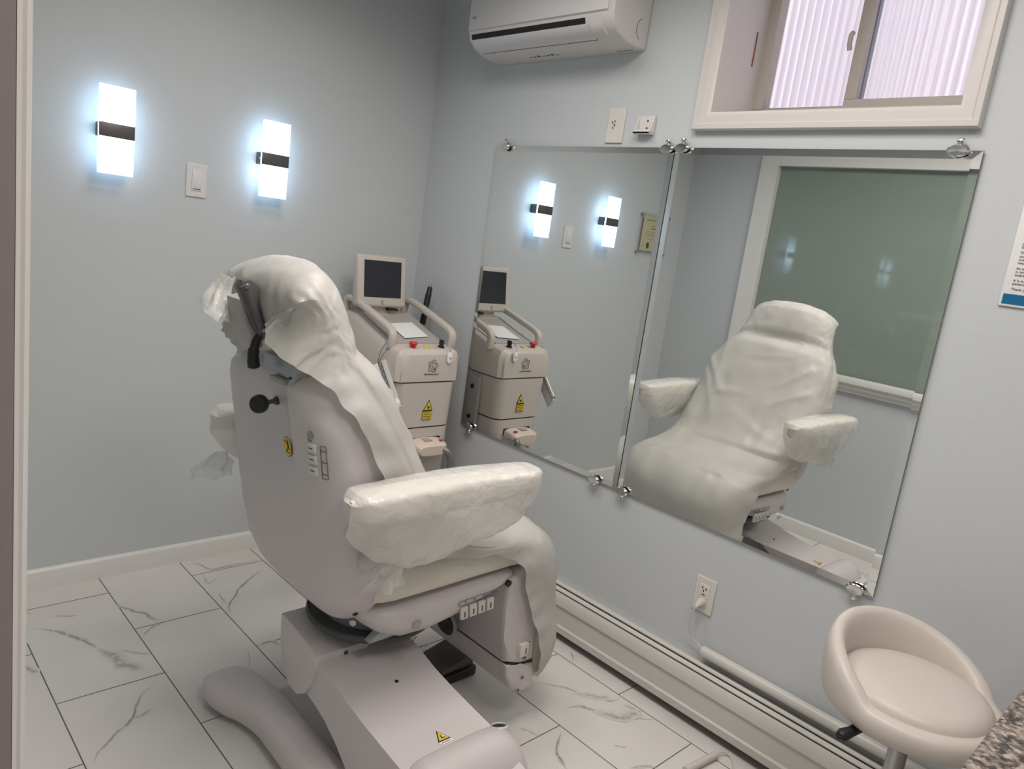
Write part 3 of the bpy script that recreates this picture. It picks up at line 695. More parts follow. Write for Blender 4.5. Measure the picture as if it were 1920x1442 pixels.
    # ---- hinge housing (D profile) in two halves
    Dp = [(-1.125, .372), (-1.16, .374), (-1.27, .360), (-1.312, .346), (-1.316, .330), (-1.312, .31), (-1.30, .27), (-1.275, .225), (-1.235, .200), (-1.19, .203), (-1.155, .235), (-1.13, .30)]
    obj('hinge_housing', prism(B(), Dp, 0, -1.135, -.985, .005), SHELL, CH)
    Dq = [(-1.125, .366), (-1.16, .370), (-1.27, .356), (-1.308, .342), (-1.312, .332), (-1.27, .332), (-1.15, .34)]
    obj('hinge_housing', prism(B(), Dq, 0, -.983, -.835, .003), SHELL, CH)
    obj('hinge_core', box(B(), -1.10, -.87, -1.28, -1.14, .23, .34, .01), SHELL2, CH)
    obj('screw', cyl(B(), (-1.052, -1.3155, .334), (0, 1, .2), .006, .004, 14), GREYMET, CH)
    # ---- turntable
    bm = B(); lathe(bm, (-.935, -1.240, 0), (0, 0, 1), [(.12, .376), (.160, .380), (.170, .390), (.170, .398), (.166, .402), (.163, .398), (.14, .397)], 56); obj('turntable', bm, mat('turntable_dark', (.055, .06, .06), .5), CH)
    bm = B(); lathe(bm, (-.925, -1.235, 0), (0, 0, 1), [(.125, .392), (.136, .396), (.136, .414), (.128, .420), (.08, .423), (.075, .44), (.06, .455)], 48); obj('swivel_ring', bm, LGMET, CH)
    bm = B(); prism(bm, [(-1.045, .400), (-.945, .400), (-.945, .43), (-.965, .462), (-.985, .455)], 1, -1.40, -1.375, .003); obj('side_bracket', bm, LGMET, CH)
    obj('bolt', cyl(B(), (-1.05, -1.33, .425), (-.6, -.8, 0), .010, .012, 12, bev=.002), STEEL, CH)
    # ---- seat pan
    bm = B(); rs = []
    tab = [(-1.075, .47, .505, .20), (-1.04, .425, .508, .245), (-.98, .400, .510, .262), (-.90, .398, .513, .265), (-.82, .412, .516, .265), (-.74, .438, .519, .265), (-.67, .470, .521, .262), (-.63, .492, .522, .25)]
    for i in range(19):
        x = -1.075+.445*i/18; lo, hi, hw = lerp(tab, x); zc = (lo+hi)/2; hz = (hi-lo)/2
        ring = []
        for k in range(28):
            a = 2*PI*k/28; cz = sgp(math.sin(a), .55)
            lowf = (1 if cz > 0 else 1-.0)
            ring.append((x, Y0+hw*sgp(math.cos(a), .30)*(1 if cz > -.2 else 1-.10*abs(cz)), zc+hz*cz))
        rs.append(ring)
    rings(bm, rs); obj('seat_pan', bm, SHELL, CH)
    # ---- seat cushion
    bm = B(); rs = []
    tab = [(-1.07, .512, .60, .24), (-1.03, .510, .622, .258), (-.90, .513, .628, .262), (-.75, .517, .628, .262), (-.64, .520, .622, .262), (-.585, .515, .605, .258), (-.56, .51, .575, .24)]
    for i in range(19):
        x = -1.07+.51*i/18; lo, hi, hw = lerp(tab, x); zc = (lo+hi)/2; hz = (hi-lo)/2
        rs.append([(x, Y0+hw*sgp(math.cos(2*PI*k/28), .32), zc+hz*sgp(math.sin(2*PI*k/28), .5)) for k in range(28)])
    rings(bm, rs); obj('seat_cushion', bm, CREAM, CH)
    # crease on the cushion side and black pivot
    obj('pivot_screw', cyl(B(), (-.655, -1.4585, .493), (0, 1, 0), .009, .008, 14), INK, CH)
    # ---- control strip on the seat side
    bm = B(); ys = -1.4625
    def onside(x, z): return (x, ys, z)
    ux = Vector((.985, 0, .035)).normalized(); uz = Vector((-.12, 0, 1)).normalized()
    P0 = Vector((-.806, ys, .437))
    for i in range(4):
        c = P0+ux*.0295*i+uz*.012
        b = obox(B(), c, ux, (0, 1, 0), uz, .0115, .004, .017, .0015); k = obj('control_button', b, SHELL2 if 0 else PLATE, CH)
        b = obox(B(), c+Vector((0, -.0042, 0))-uz*.003, ux, (0, 1, 0), uz, .002, .0006, .008); obj('button_mark', b, GREYINK, k, smooth=False)
    bm = B(); c0 = P0-ux*.014+uz*.034; c1 = P0+ux*.108+uz*.034; c2 = c1+uz*.014; c3 = c0+uz*.014
    tube(bm, [c0, c1, c1+ux*.005+uz*.007, c2, c3, c3-ux*.004-uz*.007, c0], .0008, 6)
    for i, h in ((.2, 1), (1.2, 2), (2.3, 3), (3.4, 1)):
        p = P0+ux*.0295*i+uz*.041; tube(bm, [p-ux*.004-uz*.002, p+uz*.003, p+ux*.005-uz*.001], .0009, 6)
        if h > 2: tube(bm, [p+ux*.008-uz*.003, p+ux*.008+uz*.004], .0009, 6)
    obj('control_legend', bm, GREYINK, CH)
    obj('recess_mark', obox(B(), (-.955, ys+.001, .455), (1, 0, 0), (0, 1, 0), (0, 0, 1), .012, .002, .010, .002), SHELL2, CH)
    # yellow-bordered sticker on lower shell
    bm = B(); tube(bm, [(-.978, -1.452, .412), (-.945, -1.452, .418), (-.955, -1.450, .403), (-.970, -1.448, .402), (-.978, -1.452, .412)], .0013, 6); obj('caution_sticker', bm, mat('sticker_brown', (.22, .13, .05), .5), CH)
    # ---- leg rest
    def legshell(p, name, y0=-1.458, y1=-.945, m=SHELL, bev=.016):
        return obj(name, prism(B(), p, 1, y0, y1, bev, 4), m, CH)
    up = [(-.652, .492), (-.648, .40), (-.640, .32), (-.618, .240), (-.56, .216), (-.50, .212), (-.505, .50), (-.55, .52), (-.60, .515)]
    legshell(up, 'leg_rest_shell')
    lo = [(-.617, .232), (-.604, .19), (-.585, .150), (-.555, .125), (-.52, .118), (-.49, .125), (-.488, .18), (-.50, .205), (-.56, .209), (-.60, .23)]
    legshell(lo, 'foot_rest_shell', bev=.012)
    legshell([(-.61, .235), (-.60, .215), (-.50, .20), (-.50, .216), (-.56, .22)], 'groove', -1.452, -.951, INK, 0)
    bm = B(); rs = []
    tab = [(.150, -.50, -.455), (.17, -.50, -.438), (.25, -.505, -.428), (.40, -.505, -.430), (.50, -.51, -.455), (.56, -.53, -.495), (.585, -.56, -.53)]
    for i in range(17):
        z = .15+.44*i/16; a, b = lerp(tab, z); xc = (a+b)/2; hx = (b-a)/2
        rs.append([(xc+hx*sgp(math.sin(2*PI*k/28), .5), Y0+.255*sgp(math.cos(2*PI*k/28), .3), z) for k in range(28)])
    rings(bm, rs); obj('leg_cushion', bm, CREAM, CH)
    obj('vent_hole', cyl(B(), (-.652, -1.222, .262), (1, 0, .2), .042, .012, 32, bev=.003), INK, CH)
    obj('vent_rim', cyl(B(), (-.648, -1.222, .262), (1, 0, .2), .047, .012, 32, bev=.003), SHELL2, CH)
    k = obj('leg_switch', obox(B(), (-.560, -1.462, .268), (1, 0, 0), (0, 1, 0), (0, 0, 1), .017, .008, .020, .002), PLATE, CH)
    obj('button_mark', obox(B(), (-.555, -1.4705, .266), (1, 0, 0), (0, 1, 0), (0, 0, 1), .0018, .0008, .008), GREYINK, k, smooth=False)
    bm = B(); tube(bm, [(-.540, -1.4585, .280), (-.532, -1.4585, .283), (-.530, -1.4585, .27), (-.535, -1.4585, .255), (-.542, -1.4585, .256), (-.538, -1.4585, .27)], .0008, 6); obj('switch_legend', bm, GREYINK, k)
    for x, z in ((-.563, .440), (-.545, .236), (-.542, .172), (-.553, .135)):
        obj('screw', cyl(B(), (x, -1.4585, z), (0, 1, 0), .0075, .004, 14), SHELL2, CH); obj('screw', cyl(B(), (x, -1.461, z), (0, 1, 0), .003, .003, 10), INK, CH)
    # ---- back shell
    tab = [(.438, -1.045, .030, .08, .03), (.450, -1.058, .050, .14, .035), (.475, -1.068, .072, .192, .04), (.515, -1.080, .088, .225, .045), (.57, -1.095, .095, .248, .05), (.66, -1.108, .100, .262, .05),
           (.76, -1.118, .105, .272, .05), (.86, -1.130, .108, .276, .05), (.94, -1.148, .105, .270, .05), (.99, -1.165, .100, .255, .05), (1.02, -1.178, .090, .235, .045), (1.04, -1.19, .068, .21, .035), (1.05, -1.20, .04, .18, .02)]
    def SH(z, th):
        xm, db, hw, df = lerp(tab, z); c = math.cos(th); s_ = math.sin(th)
        if s_ < 0: x = xm-db*abs(s_)**.62
        else: x = xm+df*s_**.5
        return Vector((x, Y0+hw*sgp(c, .42 if s_ < 0 else .3), z))
    def backx(y, z):
        xm, db, hw, df = lerp(tab, z); u = min(.9999, abs(y-Y0)/hw); c = u**(1/.42); return xm-db*math.sqrt(max(0, 1-c*c))**.62
    bm = B(); rs = []; N = 40
    for i in range(N+1):
        t_ = i/N; z = .438+.612*t_
        ring = []
        for k in range(128):
            p = SH(z, 2*PI*k/128)
            # scooped channel at upper far side behind the knob
            d = 1/(1+math.exp(-(p.y+1.285)/.010))*1/(1+math.exp((p.y+1.13)/.03))*max(0, min(1, (z-.80)/.14))*max(0, min(1, (1.07-z)/.05))
            if math.sin(2*PI*k/128) < 0: p.x += .034*d
            d2 = math.exp(-(((p.y+1.435)/.05)**2+((p.z-1.005)/.03)**2))
            if math.sin(2*PI*k/128) < 0: p.x += .018*d2
            d3 = math.exp(-(((p.y+1.40)/.035)**2+((p.z-.495)/.018)**2))
            if math.sin(2*PI*k/128) < 0: p.x += .014*d3
            ring.append(p)
        rs.append(ring)
    rings(bm, rs); obj('backrest_shell', bm, SHELL, CH)
    # cushion of the backrest
    bm = B(); rs = []
    ctab = [(.60, -1.0, .09, .245), (.64, -.99, .11, .255), (.75, -1.0, .115, .262), (.86, -1.02, .11, .264), (.95, -1.055, .09, .255), (1.02, -1.10, .07, .22), (1.06, -1.13, .04, .18)]
    for i in range(21):
        z = .60+.46*i/20; xf, th_, hw = lerp(ctab, z)
        rs.append([(xf-th_/2+th_/2*sgp(math.sin(2*PI*k/32), .5), Y0+hw*sgp(math.cos(2*PI*k/32), .3), z) for k in range(32)])
    rings(bm, rs); obj('backrest_cushion', bm, CREAM, CH)
    # emblem, indicator, buttons, legend on the back
    def bx(y, z, off): return (backx(y, z)-off, y, z)
    nrm = Vector((-1, -.10, -.06)).normalized()
    def facing(y, z):
        e = .01; dy = Vector((backx(y+e, z)-backx(y-e, z), 2*e, 0)); dz = Vector((backx(y, z+e)-backx(y, z-e), 0, 2*e))
        n = dz.cross(dy).normalized(); 
        if n.x > 0: n = -n
        ay = dz.normalized(); ax = ay.cross(n).normalized(); return ax, ay, n
    def ell(y, z, a, b, th, off):
        ax, ay, n = facing(y, z); c = Vector(bx(y, z, off)); bm = B()
        rings(bm, [[c+ax*a*math.cos(2*PI*k/32)+ay*b*math.sin(2*PI*k/32)+n*h for k in range(32)] for h in (0, th)]); return bm
    # ax points towards -y or +y; stickers
    y, z = -1.292, .885
    obj('emblem_border', ell(y, z, .0175, .024, .0006, .0004), INK, CH)
    em = obj('warning_emblem', ell(y, z, .0160, .0222, .0008, .0006), YEL, CH)
    ax, ay, n = facing(y, z); c = Vector(bx(y, z, .0018)); bm = B()
    if ax.y > 0: ax = -ax
    tube(bm, [c+ay*.012-ax*.008, c+ay*.008+ax*.002, c-ay*.002+ax*.004, c-ay*.010-ax*.004], .0011, 6); tube(bm, [c-ax*.008-ay*.012, c+ax*.008-ay*.014], .0010, 6); tube(bm, [c+ax*.004+ay*.004, c+ax*.011-ay*.006], .0008, 6); tube(bm, [c+ay*.018+ax*.002, c+ay*.004+ax*.008], .0008, 6)
    obj('pictogram', bm, INK, em); bm = B(); tube(bm, [c+ay*.0125-ax*.010, c+ay*.009+ax*.003], .0014, 6); obj('pictogram', bm, RED, em)
    obj('indicator', ell(-1.391, .940, .0085, .0085, .003, 0), STEEL, CH)
    text('indicator_text', 'Power', .006, bx(-1.3885, .926, .0012), ax, ay, INK, CH, 'CENTER')
    for z in (.912, .8865, .861):
        ax, ay, n = facing(-1.392, z)
        if ax.y > 0: ax = -ax
        c = Vector(bx(-1.392, z, .001)); k = obj('back_button', obox(B(), c, ax, ay, n, .0135, .0095, .003, .0015), PLATE, CH)
        b = obox(B(), c+n*.0036, ax, ay, n, .0062, .0012, .0004); obj('button_mark', b, GREYINK, k, smooth=False)
    ax, ay, n = facing(-1.424, .887)
    if ax.y > 0: ax = -ax
    c = Vector(bx(-1.424, .887, .0014)); bm = B(); q = [c+ax*a+ay*b for a, b in ((-.0075, -.037), (-.0075, .037), (.0075, .037), (.0075, -.037), (-.0075, -.037))]
    tube(bm, q, .0008, 6)
    for b in (.026, 0, -.027): tube(bm, [c-ax*.006+ay*(b+.002), c-ax*.002+ay*b, c+ax*.0075+ay*b], .0008, 6)
    obj('button_legend', bm, GREYINK, CH)
    for y, z in ((-1.443, 1.003), (-1.402, .497)): obj('screw', cyl(B(), bx(y, z, -.014), (1, .2, 0), .006, .008, 12), INK, CH)
    # ---- knob with shaft in the channel
    kp = Vector((-1.292, -1.235, .968)); sp = Vector((-1.215, -1.235, .968))
    d = Vector((-1.0, .42, -.02)).normalized(); sp = Vector((-1.232, -1.205, .967)); d = Vector((-.070, -.050, .008)).normalized(); kp = sp+d*.070
    bm = B(); tube(bm, [sp-d*.02, sp, kp], .0055, 12); tube(bm, [sp-d*.004, sp+d*.002], .010, 14); k = obj('knob_shaft', bm, GREYMET, CH)
    obj('clamp_knob', lathe(B(), kp, d, [(.010, -.004), (.018, -.002), (.0205, .003), (.0205, .014), (.018, .018), (.005, .019)], 28), BLACK, CH)
    # ---- head rest hardware
    bm = B(); ax_ = Vector((0, -1, 0)); 
    # aluminium bar on top of the shell, runs along y
    o = obj('mount_bar', obox(B(), (-1.232, -1.240, 1.056), (0, 1, 0), (1, 0, 0), (0, 0, 1), .072, .022, .020, .004), LGMET, CH)
    obj('mount_bar', obox(B(), (-1.240, -1.318, 1.050), (0, 1, 0), (1, 0, 0), (0, 0, 1), .009, .022, .024, .006), LGMET, CH)
    obj('screw', cyl(B(), (-1.264, -1.318, 1.046), (1, 0, 0), .003, .004, 10), INK, CH)
    obj('mount_plate', box(B(), -1.266, -1.19, -1.285, -1.225, 1.022, 1.034, .003), SHELL2, CH)
    obj('lever', tube(B(), smooth_path([(-1.280, -1.195, 1.115), (-1.288, -1.195, 1.095), (-1.291, -1.195, 1.07), (-1.287, -1.195, 1.042)]), [.008]*4+[.010]*5+[.0125]*5+[.0135]*4+[.010], 14), BLACK, CH)
    # dark plate pivoting the head rest
    P = [(-1.345, 1.222), (-1.338, 1.236), (-1.320, 1.239), (-1.300, 1.226), (-1.282, 1.190), (-1.268, 1.148), (-1.270, 1.128), (-1.288, 1.118), (-1.300, 1.135)]
    obj('headrest_plate', prism(B(), P, 1, -1.222, -1.195, .003), GREYMET, CH)
    bm = B(); tube(bm, [(-1.338, -1.228, 1.226), (-1.288, -1.228, 1.130)], [.008, .008], 12); obj('headrest_link', bm, GREYMET, CH)
    for x, z in ((-1.333, 1.226), (-1.289, 1.133)): obj('rivet', cyl(B(), (x, -1.236, z), (0, 1, 0), .0055, .006, 14, bev=.001), STEEL, CH)
    obj('headrest_back', prism(B(), [(-1.325, 1.19), (-1.318, 1.14), (-1.300, 1.098), (-1.278, 1.078), (-1.264, 1.09), (-1.28, 1.15), (-1.295, 1.20)], 1, -1.192, -1.110, .010, 3), SHELL2, CH)
    # head cushion
    bm = B(); rs = []
    htab = [(1.10, -1.215, .045, .13), (1.13, -1.22, .052, .155), (1.18, -1.226, .050, .17), (1.22, -1.230, .046, .17), (1.25, -1.232, .038, .14), (1.262, -1.233, .02, .09)]
    for i in range(17):
        z = 1.10+.162*i/16; xc, hx, hw = lerp(htab, z)
        rs.append([(xc+hx*sgp(math.sin(2*PI*k/32), .8), Y0-.01+hw*sgp(math.cos(2*PI*k/32), .75), z) for k in range(32)])
    rings(bm, rs); obj('headrest_cushion', bm, CREAM, CH)
    # ---- armrests
    for yc, xf, nm in ((-1.545, -.712, 'near'), (-.862, -.672, 'far')):
        bm = B(); rs = []
        atab = [(0, .006, .02, .825), (.03, .030, .026, .826), (.09, .042, .032, .828), (.3, .045, .034, .828), (.7, .043, .033, .829), (.92, .041, .031, .829), (.98, .032, .026, .827), (1, .008, .016, .825)]
        for i in range(25):
            u = i/24; hw, hz, zc = lerp(atab, u); x = -1.232+(xf+1.232)*u
            rs.append([(x, yc+hw*sgp(math.cos(2*PI*k/24), .55), zc+hz*sgp(math.sin(2*PI*k/24), .6)) for k in range(24)])
        rings(bm, rs); a = obj('armrest', bm, CREAM, CH)
        s_ = -1 if nm == 'near' else 1; ye = Y0+s_*.262
        bm = B(); tube(bm, smooth_path([(-1.12, ye+s_*.0, .66), (-1.12, ye+s_*.04, .68), (-1.115, yc, .73), (-1.11, yc, .805)]), .022, 14); obj('arm_support', bm, SHELL, CH)
build_chair()
t = thing('foot_pedal', 'black foot pedal on the tiles under the leg rest of the chair', 'foot pedal', (-.54, -1.13, 0))
obj('pedal_body', box(B(), -.62, -.46, -1.19, -1.04, .001, .035, .006), BLACK, t)
obj('pedal_plate', prism(B(), [(-.60, .036), (-.47, .036), (-.47, .072), (-.485, .076), (-.60, .05)], 1, -1.18, -1.06, .003), GREYMET, t)

# ---- plastic films
def build_films():
    # main cover: stations along the side profile (x, z, half width, wrap depth, centre y)
    st = [(-1.275, 1.145, .13, (-1.290, 1.125), .5), (-1.288, 1.190, .155, (-1.300, 1.145), .55), (-1.288, 1.228, .178, (-1.308, 1.160), .58), (-1.272, 1.260, .194, (-1.314, 1.150), .58), (-1.244, 1.281, .202, (-1.318, 1.135), .55), (-1.212, 1.289, .205, (-1.320, 1.120), .48),
          (-1.188, 1.272, .207, (-1.312, 1.104), .32), (-1.168, 1.234, .210, (-1.290, 1.086), .15), (-1.148, 1.184, .216, (-1.262, 1.070), .06), (-1.122, 1.133, .230, (-1.236, 1.048), 0), (-1.096, 1.084, .255, (-1.212, 1.020), 0), (-1.066, 1.028, .275, (-1.188, .982), 0), (-1.030, .968, .284, (-1.160, .935), 0),
          (-.988, .903, .287, (-1.132, .880), 0), (-.940, .838, .287, (-1.105, .815), 0), (-.885, .770, .286, (-1.07, .735), 0), (-.825, .712, .284, (-1.02, .675), 0), (-.755, .672, .283, (-.93, .640), 0), (-.68, .650, .282, (-.82, .618), 0), (-.605, .645, .281, (-.73, .600), 0),
          (-.530, .632, .281, (-.655, .560), 0), (-.468, .592, .281, (-.615, .500), 0), (-.425, .53, .281, (-.592, .440), 0), (-.402, .45, .280, (-.565, .380), 0), (-.390, .36, .279, (-.535, .315), 0), (-.388, .28, .277, (-.515, .260), 0), (-.400, .21, .272, (-.505, .215), 0), (-.425, .160, .262, (-.500, .185), 0), (-.450, .13, .25, (-.49, .16), 0)]
    CR = [(-.93, 1.0, -1.07, .865, .013, .012), (-1.07, .865, -1.17, .885, .010, .010), (-1.40, 1.02, -1.30, .93, .010, .012), (-1.43, .93, -1.20, .80, .008, .010), (-.95, .93, -1.10, .76, .008, .012), (-1.0, 1.06, -1.02, .9, .006, .010), (-1.18, .80, -1.42, .72, .007, .010), (-1.30, 1.06, -1.10, 1.03, .006, .008)]
    def crease(y, z):
        r = 0
        for a, b, c, d, am, w in CR:
            vx, vz = c-a, d-b; t = max(0, min(1, ((y-a)*vx+(z-b)*vz)/(vx*vx+vz*vz))); dd = math.hypot(y-a-t*vx, z-b-t*vz)
            r += am*math.exp(-(dd/w)**1.3)*(1-.6*t)
        return r
    K = 5; pts = smooth_path([(a, 0, b) for a, b, *_ in st], K); hem = smooth_path([(e[3][0], 0, e[3][1]) for e in st], K); n = len(pts); NV = 72
    G = []
    for i, p in enumerate(pts):
        f = i/K; j = min(int(f), len(st)-2); t_ = f-j
        hw = st[j][2]+(st[j+1][2]-st[j][2])*t_; tk = st[j][4]+(st[j+1][4]-st[j][4])*t_; yc = Y0-.008
        tg = (pts[min(i+1, n-1)]-pts[max(i-1, 0)]).normalized(); nn = Vector((-tg.z, 0, tg.x)); 
        if nn.dot(Vector((p.x+1.15, 0, p.z-.9))) < 0 and i > 20: nn = -nn
        if i <= 20 and nn.z < 0 and p.z > 1.25: nn = -nn
        if i <= 20 and p.z <= 1.25 and p.x < -1.3 and nn.x > 0: nn = -nn
        head = max(0, 1-abs(i-30)/28); seat = max(0, min(1, (i-85)/20))
        pw = .62 if f < 9 else .42
        row = []
        for k in range(NV+1):
            v = -1+2*k/NV; a = v*PI/2
            y = yc+hw*sgp(math.sin(a), pw+.1)*(1-tk*max(0, (abs(v)-.72)/.28)**1.2); dd = 1-max(0, math.cos(a))**.6
            # keep the film from sinking into the seat edges
            q = p+(hem[i]-p)*dd; q = Vector((q.x, y, q.z))
            edge = abs(v)
            out = Vector((nn.x*math.cos(a), math.sin(a), nn.z*math.cos(a)))
            wr = .0040*ridge((q.x, q.y, q.z), (4, 13, 5), 1.3)+.0022*ridge((q.x+q.z*.7, q.y, q.z), (12, 24, 9), 5)+.0012*noise.noise(q*50)
            big = (.007+.006*seat)*noise.noise(q*5.5+Vector((4, 2, 9)))
            if 30 < i < 90 and edge < .8:      # taut bridging folds on the torso
                wr += .006*ridge((q.y+q.z*.55, q.y*.2, 0), (7, 3, 1), 8)
                # diagonal pull from the shoulder to the middle
            if 44 < i < 92: wr += crease(q.y, q.z)
            if 40 < i < 95 and edge > .3: wr += .0045*min(1, (edge-.3)*4)*ridge((q.x*.8+q.z*.6, q.z*.4-q.x*.4, 0), (15, 3.5, 1), 3)
            if 38 < i < 52 and edge < .75:     # crease under the head
                c = math.exp(-((i-45)/2.6)**2)*(1-edge/.75)**.5; wr -= .022*c
            if edge > .80:                      # gathered hem
                wr += (edge-.80)*5*.006*noise.noise(Vector((i*.22, edge*2, 5)))+(edge-.8)*.012*math.sin(i*.8+4*noise.noise(q*8))
            lim = 1.0
            q = q+out*(wr+big*lim)
            # pleats radiating on the sides of the head
            if f < 9 and edge > .45: q += out*.0036*math.sin(27*math.atan2(q.z-1.16, q.x+1.20)+3*noise.noise(q*7))*min(1, (edge-.45)*3)
            # ragged hem
            if k in (0, 1, NV-1, NV): q += -nn*(.012*noise.noise(Vector((i*.23, 0, k*.01))))
            row.append(q)
        G.append(row)
    bm = B(); grid(bm, G)
    o = obj('chair_cover', bm, FILM, org=(-.98, -1.2, .6), sol=-1, sub=1)
    for p_ in o.data.polygons: p_.use_smooth = True
    props(o, 'milky plastic film draped over the head, back, seat and leg rest of the treatment chair', 'plastic cover')
    # bunched end of the film behind the head (far side)
    bm = B(); rnd = random.Random(4)
    G = []
    for i in range(17):
        u = i/16; row = []
        for k in range(25):
            a = 2*PI*k/24; r = (.022+.026*u)*(1+.35*noise.noise(Vector((math.cos(a)*2, math.sin(a)*2, u*2)))+.22*math.sin(a*7+u*3))
            row.append((-1.305-.030*u+r*math.cos(a)*.55, -1.075+r*math.sin(a)+.01*math.sin(u*5), 1.235-.085*u+r*.55*math.sin(a)*.6))
        G.append(row)
    grid(bm, G); o = obj('film_bundle', bm, FILMA, sol=-1, sub=1, org=(-1.36, -1.07, 1.2)); props(o, 'bunched end of plastic film sticking out behind the headrest', 'plastic film')
    # armrest films
    for yc, xf, lab, fl in ((-1.540, -.702, 'shiny crinkled plastic film wrapped round the near armrest and tied below it', 1), (-.862, -.650, 'crinkled plastic film wrapped round the far armrest, partly hidden by the chair back', 0)):
        if fl: lowt = [(0, .775), (.05, .745), (.15, .705), (.30, .672), (.45, .672), (.60, .690), (.75, .700), (.88, .718), (.96, .765), (1, .805)]
        else: lowt = [(0, .79), (.05, .755), (.12, .72), (.25, .70), (.45, .70), (.60, .695), (.75, .70), (.88, .74), (.96, .79), (1, .81)]
        wt = [(0, .012), (.02, .036), (.07, .052), (.3, .053), (.8, .051), (.93, .048), (.98, .036), (1, .014)]
        bm = B(); rs = []
        for i in range(61):
            u = i/60; x = -1.236+(xf+1.236)*u; lo = lerp([(a, b) for a, b in lowt], u)[0]; hw = lerp(wt, u)[0]
            hi = .866-.005*math.cos(u*6)-(.02 if u < .02 or u > .985 else 0)
            ring = []
            for k in range(48):
                a = 2*PI*k/48; c, s_ = math.cos(a), math.sin(a)
                if s_ > 0: z = .838+(hi-.838)*s_**.5; y = yc+hw*sgp(c, .5)
                else: z = .838-(.838-lo)*(-s_)**.8; y = yc+hw*sgp(c, .7)*(1-.45*(-s_)**1.5)
                q = Vector((x, y, z)); low = max(0, -s_)
                out = Vector((0, c, s_*.6))
                amp = .0012+.0065*low
                d = amp*(ridge(q+Vector((0, 0, q.x*.5)), (14, 30, 34), 2)+.7*ridge(q, (40, 40, 50), 7))
                q += out*d
                ring.append(q)
            rs.append(ring)
        rings(bm, rs, cap=False); o = obj('armrest_cover', bm, FILMA, sol=-1, org=(-.95, yc, .8), sub=1); props(o, lab, 'plastic cover', 'films round the armrests')
        # tail of film below the tie
        bm = B(); G = []
        bx_, by_, bz_ = (-1.10, -1.535, .700) if fl else (-1.20, -.855, .735)
        for i in range(15):
            u = i/14; row = []
            for k in range(33):
                a = 2*PI*k/32; r = (.010+.040*u**.7)*(1+.18*math.sin(a*5+u*3)+.16*math.sin(a*11+1)+.25*noise.noise(Vector((math.cos(a), math.sin(a), u*3))))
                row.append((bx_-(.035 if fl else .03)*u+r*math.cos(a)*1.0, by_+r*math.sin(a)*.75, bz_-.062*u+.012*noise.noise(Vector((math.cos(a)*2, math.sin(a)*2, 3)))*u))
            G.append(row)
        grid(bm, G); t2 = obj('film_tail', bm, FILMT, o, sol=-1)
build_films()

